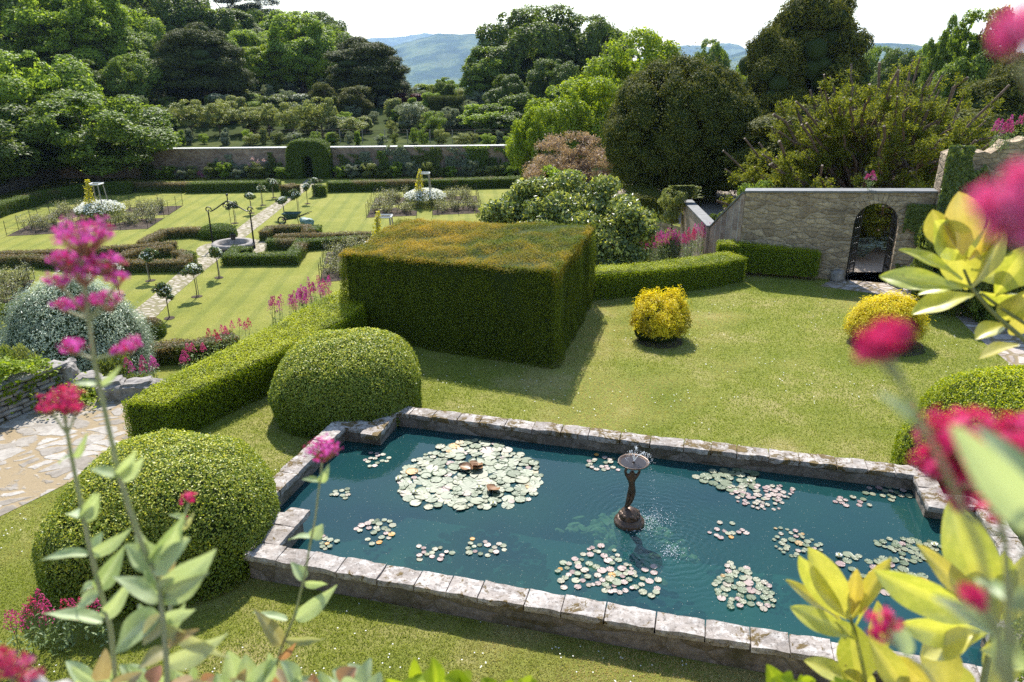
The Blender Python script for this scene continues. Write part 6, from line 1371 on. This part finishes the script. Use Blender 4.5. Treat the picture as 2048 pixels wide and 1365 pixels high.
def vstem(label, stem, heads, leaves, mat, rad=(.0022, .0035, .004), fl=.0042, grp=None):
    e = empty('valerian_flower', D(*stem[-1]), label, 'flower', grp); g = G(); stemline(g, stem, rad); gf = G(); gd = G()
    for k, (px, py, Y, rpx, n, sq) in enumerate(heads):
        c = D(px, py, Y); r = rpx/ppm(Y, c.z); floret_head(gf, gd, c, r, n, Y, fl, seed=abs(k+int(px))); g.tube([c-Vector((0, 0, r*.5)), D(*min(stem, key=lambda s: abs(s[1]-(py+rpx*1.6))))], [.0014, .0018], 6)
    g.build('stem', F_vst, e, True)
    if heads: gf.build('blossoms', mat, e); gd.build('stems', F_vfd, e)
    if leaves:
        gl = G(); rr = np.random.default_rng(len(leaves))
        for x0, y0, x1, y1, Y, w, fc, ti in leaves: leaf2(gl, x0, y0, x1, y1, Y, Y+rr.uniform(-.03, .03), w*1.12, fc, rr.uniform(-.1, .8), rr.uniform(.2, .55), ti, rr.random(), shape=.62, wave=.05)
        gl.build('leaves', F_vlf, e, True)
F_vst = foliage('valerian_stalk', (.30, .33, .14), (.42, .40, .24), None, .2, .5)
YA = .84
vstem('tall magenta valerian with the largest flower head, in front of the silver shrub', [(160, 520, YA), (178, 640, YA), (188, 720, YA), (205, 800, YA), (225, 890, YA), (240, 960, YA), (280, 1080, YA), (318, 1160, YA), (330, 1280, YA-.02), (338, 1420, YA-.04)],
      [(165, 470, YA, 52, 230, .6), (130, 520, YA, 34, 90, .6), (205, 525, YA, 34, 90, .6), (165, 545, YA, 34, 90, .6), (120, 560, YA, 24, 50, .6), (232, 556, YA, 24, 55, .6), (125, 610, YA, 20, 36, .6), (215, 600, YA, 30, 60, .6), (165, 605, YA, 22, 40, .6), (145, 692, YA, 24, 60, .6), (258, 690, YA, 22, 55, .6), (235, 700, YA, 14, 25, .6)],
      [(236, 950, 178, 940, YA, 24, .7, 0), (238, 955, 270, 905, YA, 26, .2, 0), (240, 960, 285, 920, YA, 28, .5, 0), (194, 770, 150, 760, YA, 12, .8, 0), (196, 772, 242, 745, YA, 14, .8, 0), (300, 1130, 250, 1090, YA, 56, .4, 0), (305, 1135, 365, 1050, YA, 40, .3, 0), (322, 1200, 420, 1115, YA, 62, .2, 0), (320, 1180, 285, 1080, YA, 32, .3, 0), (322, 1200, 240, 1150, YA, 40, .5, .0), (325, 1190, 395, 1165, YA, 30, .4, .1), (322, 1230, 190, 1300, YA, 60, .5, 0), (325, 1240, 390, 1220, YA, 26, .5, 0), (328, 1250, 455, 1320, YA, 36, .8, .2), (326, 1230, 285, 1290, YA, 36, .2, .3), (330, 1120, 355, 1060, YA, 30, .6, 0), (305, 1140, 355, 1090, YA, 48, -.3, 0), (322, 1210, 372, 1150, YA, 30, .9, 0), (326, 1250, 262, 1215, YA, 34, -.6, 0), (328, 1262, 372, 1215, YA, 30, .8, 0), (330, 1290, 400, 1260, YA, 24, -.5, .5), (330, 1300, 280, 1330, YA, 30, .4, .3), (315, 1160, 352, 1128, YA, 22, .9, .6), (300, 1110, 270, 1060, YA, 26, -.8, 0), (333, 1330, 440, 1290, YA, 44, .6, .1)], F_vfg)
YB = .92
vstem('crimson valerian with rounded head over the flagstone path', [(126, 815, YB), (135, 870, YB), (150, 950, YB), (165, 1020, YB), (178, 1090, YB), (200, 1180, YB), (222, 1260, YB), (235, 1400, YB)],
      [(126, 800, YB, 37, 190, .7), (100, 815, YB, 20, 50, .6), (150, 818, YB, 18, 40, .6)],
      [(148, 915, 108, 910, YB, 10, .8, 0), (150, 915, 168, 895, YB, 12, .5, 0), (165, 1035, 132, 1010, YB, 28, .6, 0), (167, 1040, 195, 1000, YB, 30, .4, 0), (165, 1035, 190, 985, YB, 22, .3, 0), (176, 1110, 85, 1105, YB, 24, .7, 0), (180, 1110, 258, 1080, YB, 28, .7, 0), (178, 1100, 205, 1065, YB, 18, .3, 0), (195, 1180, 245, 1105, YB, 36, .2, 0), (198, 1185, 145, 1215, YB, 26, .5, 0), (205, 1245, 88, 1215, YB, 32, .7, 0), (208, 1235, 255, 1180, YB, 30, .3, 0), (190, 1170, 150, 1180, YB, 18, .6, 0)], F_vfr)
YC = 1.18
vstem('single purple-pink valerian rising across the left end of the pond', [(645, 915, YC), (640, 960, YC), (630, 1040, YC), (620, 1090, YC), (610, 1150, YC), (590, 1230, YC), (565, 1290, YC), (550, 1340, YC), (545, 1420, YC)],
      [(645, 900, YC, 33, 210, .75)],
      [(638, 962, 610, 956, YC, 12, .7, 0), (642, 965, 654, 945, YC, 14, .3, 0), (622, 1075, 575, 1068, YC, 16, .9, 0), (625, 1078, 645, 1050, YC, 24, .2, 0), (608, 1160, 585, 1125, YC, 26, .4, 0), (610, 1165, 655, 1170, YC, 20, .8, 0), (592, 1240, 665, 1188, YC, 32, .4, 0), (575, 1240, 505, 1225, YC, 18, .8, 0), (562, 1290, 530, 1235, YC, 30, .3, .35), (570, 1280, 650, 1280, YC, 20, .6, .2), (560, 1320, 590, 1290, YC, 16, .6, .8)], F_vfg, (.0016, .0022, .003), .0046)
vstem('small dark red valerian bud above the broadest dome', [(380, 1000, 1.1), (372, 1025, 1.1), (355, 1070, 1.08), (345, 1150, 1.05), (335, 1300, 1.0), (335, 1400, .98)], [(378, 996, 1.1, 15, 60, .7), (370, 1035, 1.1, 6, 8, .5)], [(368, 1035, 340, 1030, 1.1, 10, .5, 0), (360, 1060, 385, 1035, 1.1, 14, .5, .2), (350, 1090, 375, 1075, 1.08, 26, .3, .1)], F_vfr)
YD = .42
vstem('large blurred crimson valerian head over the right end of the pond', [(1930, 900, YD), (1985, 990, YD), (2010, 1080, YD), (2015, 1180, YD), (2025, 1400, YD)], [(1930, 870, YD, 75, 170, .7), (1975, 905, YD, 60, 110, .7), (1870, 930, YD, 42, 70, .6), (1905, 940, YD, 40, 60, .6), (1915, 1000, YD-.02, 28, 30, .6), (2000, 1020, YD, 34, 40, .6), (2030, 870, YD, 60, 90, .7)], [(2010, 1200, 1950, 1150, YD, 34, .7, 0), (2012, 1205, 2070, 1180, YD, 40, .5, 0), (2015, 1260, 2040, 1380, YD, 60, .4, .0), (2015, 1280, 1990, 1370, YD, 40, .4, 0)], F_vfr, (.0012, .002, .0025), .0045)
YE = .21; F_vfp = foliage('soft_pink_florets', (.70, .06, .24), (.85, .22, .46), None, .45, .6, .2, (1.1, .8, .9))
vstem('very near soft pink blur of valerian beside the upper magnolia shoot', [(2000, 420, YE), (2080, 560, YE), (2180, 800, YE)], [(2030, 405, YE, 48, 90, .8), (2060, 460, YE, 50, 80, .8), (1985, 425, YE, 24, 24, .7), (2075, 365, YE, 45, 70, .8)], [], F_vfp, (.001, .0015), .0042)
vstem('very near pink blur of valerian in the top right corner', [(2025, 90, YE), (2120, 300, YE), (2200, 600, YE)], [(2045, 62, YE, 36, 60, .8), (2080, 50, YE, 40, 60, .8), (2020, 80, YE, 16, 15, .8)], [], F_vfp, (.001, .0015), .0042)
YF = .28
vstem('blurred crimson valerian head in front of the wider golden yew', [(1770, 700, YF), (1800, 760, YF), (1840, 840, YF), (1900, 960, YF), (1960, 1100, YF), (2000, 1300, YF), (2010, 1420, YF)], [(1770, 675, YF, 38, 70, .6), (1745, 700, YF, 26, 30, .6), (1795, 665, YF, 26, 30, .6)], [(1855, 870, 1800, 785, YF, 20, .9, 0)], F_vfr, (.001, .0014, .0018), .0042)
vstem('blurred small red valerian head among the lower magnolia leaves', [(1770, 1260, .5), (1790, 1290, .5), (1850, 1340, .5), (1900, 1420, .5)], [(1765, 1245, .5, 28, 60, .7), (1758, 1270, .5, 16, 20, .6)], [(1820, 1310, 1790, 1240, .5, 30, .5, 0)], F_vfr, (.001, .0015), .004)
vstem('faint blurred pink valerian sprig over the big magnolia leaves', [(1945, 1200, .34), (1990, 1260, .34), (2010, 1420, .34)], [(1935, 1185, .34, 20, 18, .5), (1955, 1200, .34, 22, 18, .5)], [(1990, 1265, 1910, 1200, .34, 34, .5, 0)], F_vfr, (.001, .0015), .004)
e = empty('valerian_leaf_pair', D(1990, 1000, .30), 'very near out-of-focus green leaf at the right', 'leaf'); g = G(); leaf2(g, 2075, 1060, 1950, 900, .30, .27, 80, .1, .3, .3, 0, .9); leaf2(g, 2080, 1000, 1975, 850, .3, .32, 60, .9, .3, .3, 0, .4); g.build('leaves', F_vlf, e, True); g = G(); stemline(g, [(2075, 990, .3), (2110, 1200, .3), (2130, 1420, .32)], [.0012, .0015]); g.build('stem', F_vst, e, True)
vstem('blurred red valerian low against the parapet stone at the bottom left', [(20, 1340, .5), (30, 1420, .5)], [(20, 1335, .5, 30, 60, .7), (55, 1360, .5, 22, 30, .7), (-10, 1320, .5, 26, 40, .7)], [], F_valred, (.001, .0015), .004)
# leafy tops along the bottom edge
for k, (x0, x1, Y, lab, mt) in enumerate(((180, 420, .95, 'light green foliage tuft rising at the bottom left of the view', F_vlf), (420, 760, .98, 'pinkish-green foliage tuft along the bottom edge', F_vlf), (760, 1060, 1.0, 'bright yellow-green foliage tuft at the bottom middle', F_lime2), (1540, 1700, .95, 'glossy green foliage tuft beneath the magnolia shoots', F_lime2))):
    e = empty('foliage_tuft', D((x0+x1)/2, 1400, Y), lab, 'plant'); g = G(); rr = np.random.default_rng(k+5); gs = G()
    for j in range(int((x1-x0)/6)):
        x = rr.uniform(x0, x1); y = rr.uniform(1365, 1415); a = rr.uniform(-1.9, 1.9); Lp = rr.uniform(32, 62)
        if k == 2: Lp *= 1.1
        yb = Y+rr.uniform(-.1, .1); Lp = Lp*(.6 if k > 1 else 1); leaf2(g, x, y, x+math.sin(a)*Lp, y-math.cos(a)*Lp, yb, yb+rr.uniform(-.018, .018), rr.uniform(26, 48), rr.uniform(-1.2, 1.2), rr.uniform(-.2, .8), .35, 0 if rr.random() < .75 else rr.uniform(.3, .9), rr.random())
    for j in range(8):
        x = rr.uniform(x0, x1); stemline(gs, [(x, 1370, Y), (x+rr.uniform(-40, 40), 1390, Y), (x, 1460, Y)], [.0015, .002])
    g.build('leaves', mt, e, True); gs.build('stems', F_vfd, e)

# ---------------------------------------------------------------- haze
g = G(); g.box((0, 3700, 40), (16000, 8800, 480)); hz = g.build('haze', None); hz.data.materials.clear()
m = bpy.data.materials.new('valley_haze'); m.use_nodes = True; nt = m.node_tree; nt.nodes.remove(nt.nodes['Principled BSDF']); pv = nt.nodes.new('ShaderNodeVolumePrincipled')
pv.inputs['Color'].default_value = (.47, .67, 1, 1); pv.inputs['Density'].default_value = .00011; pv.inputs['Anisotropy'].default_value = .2
nt.links.new(pv.outputs[0], nt.nodes['Material Output'].inputs['Volume']); hz.data.materials.append(m); tag(hz, kind='stuff')
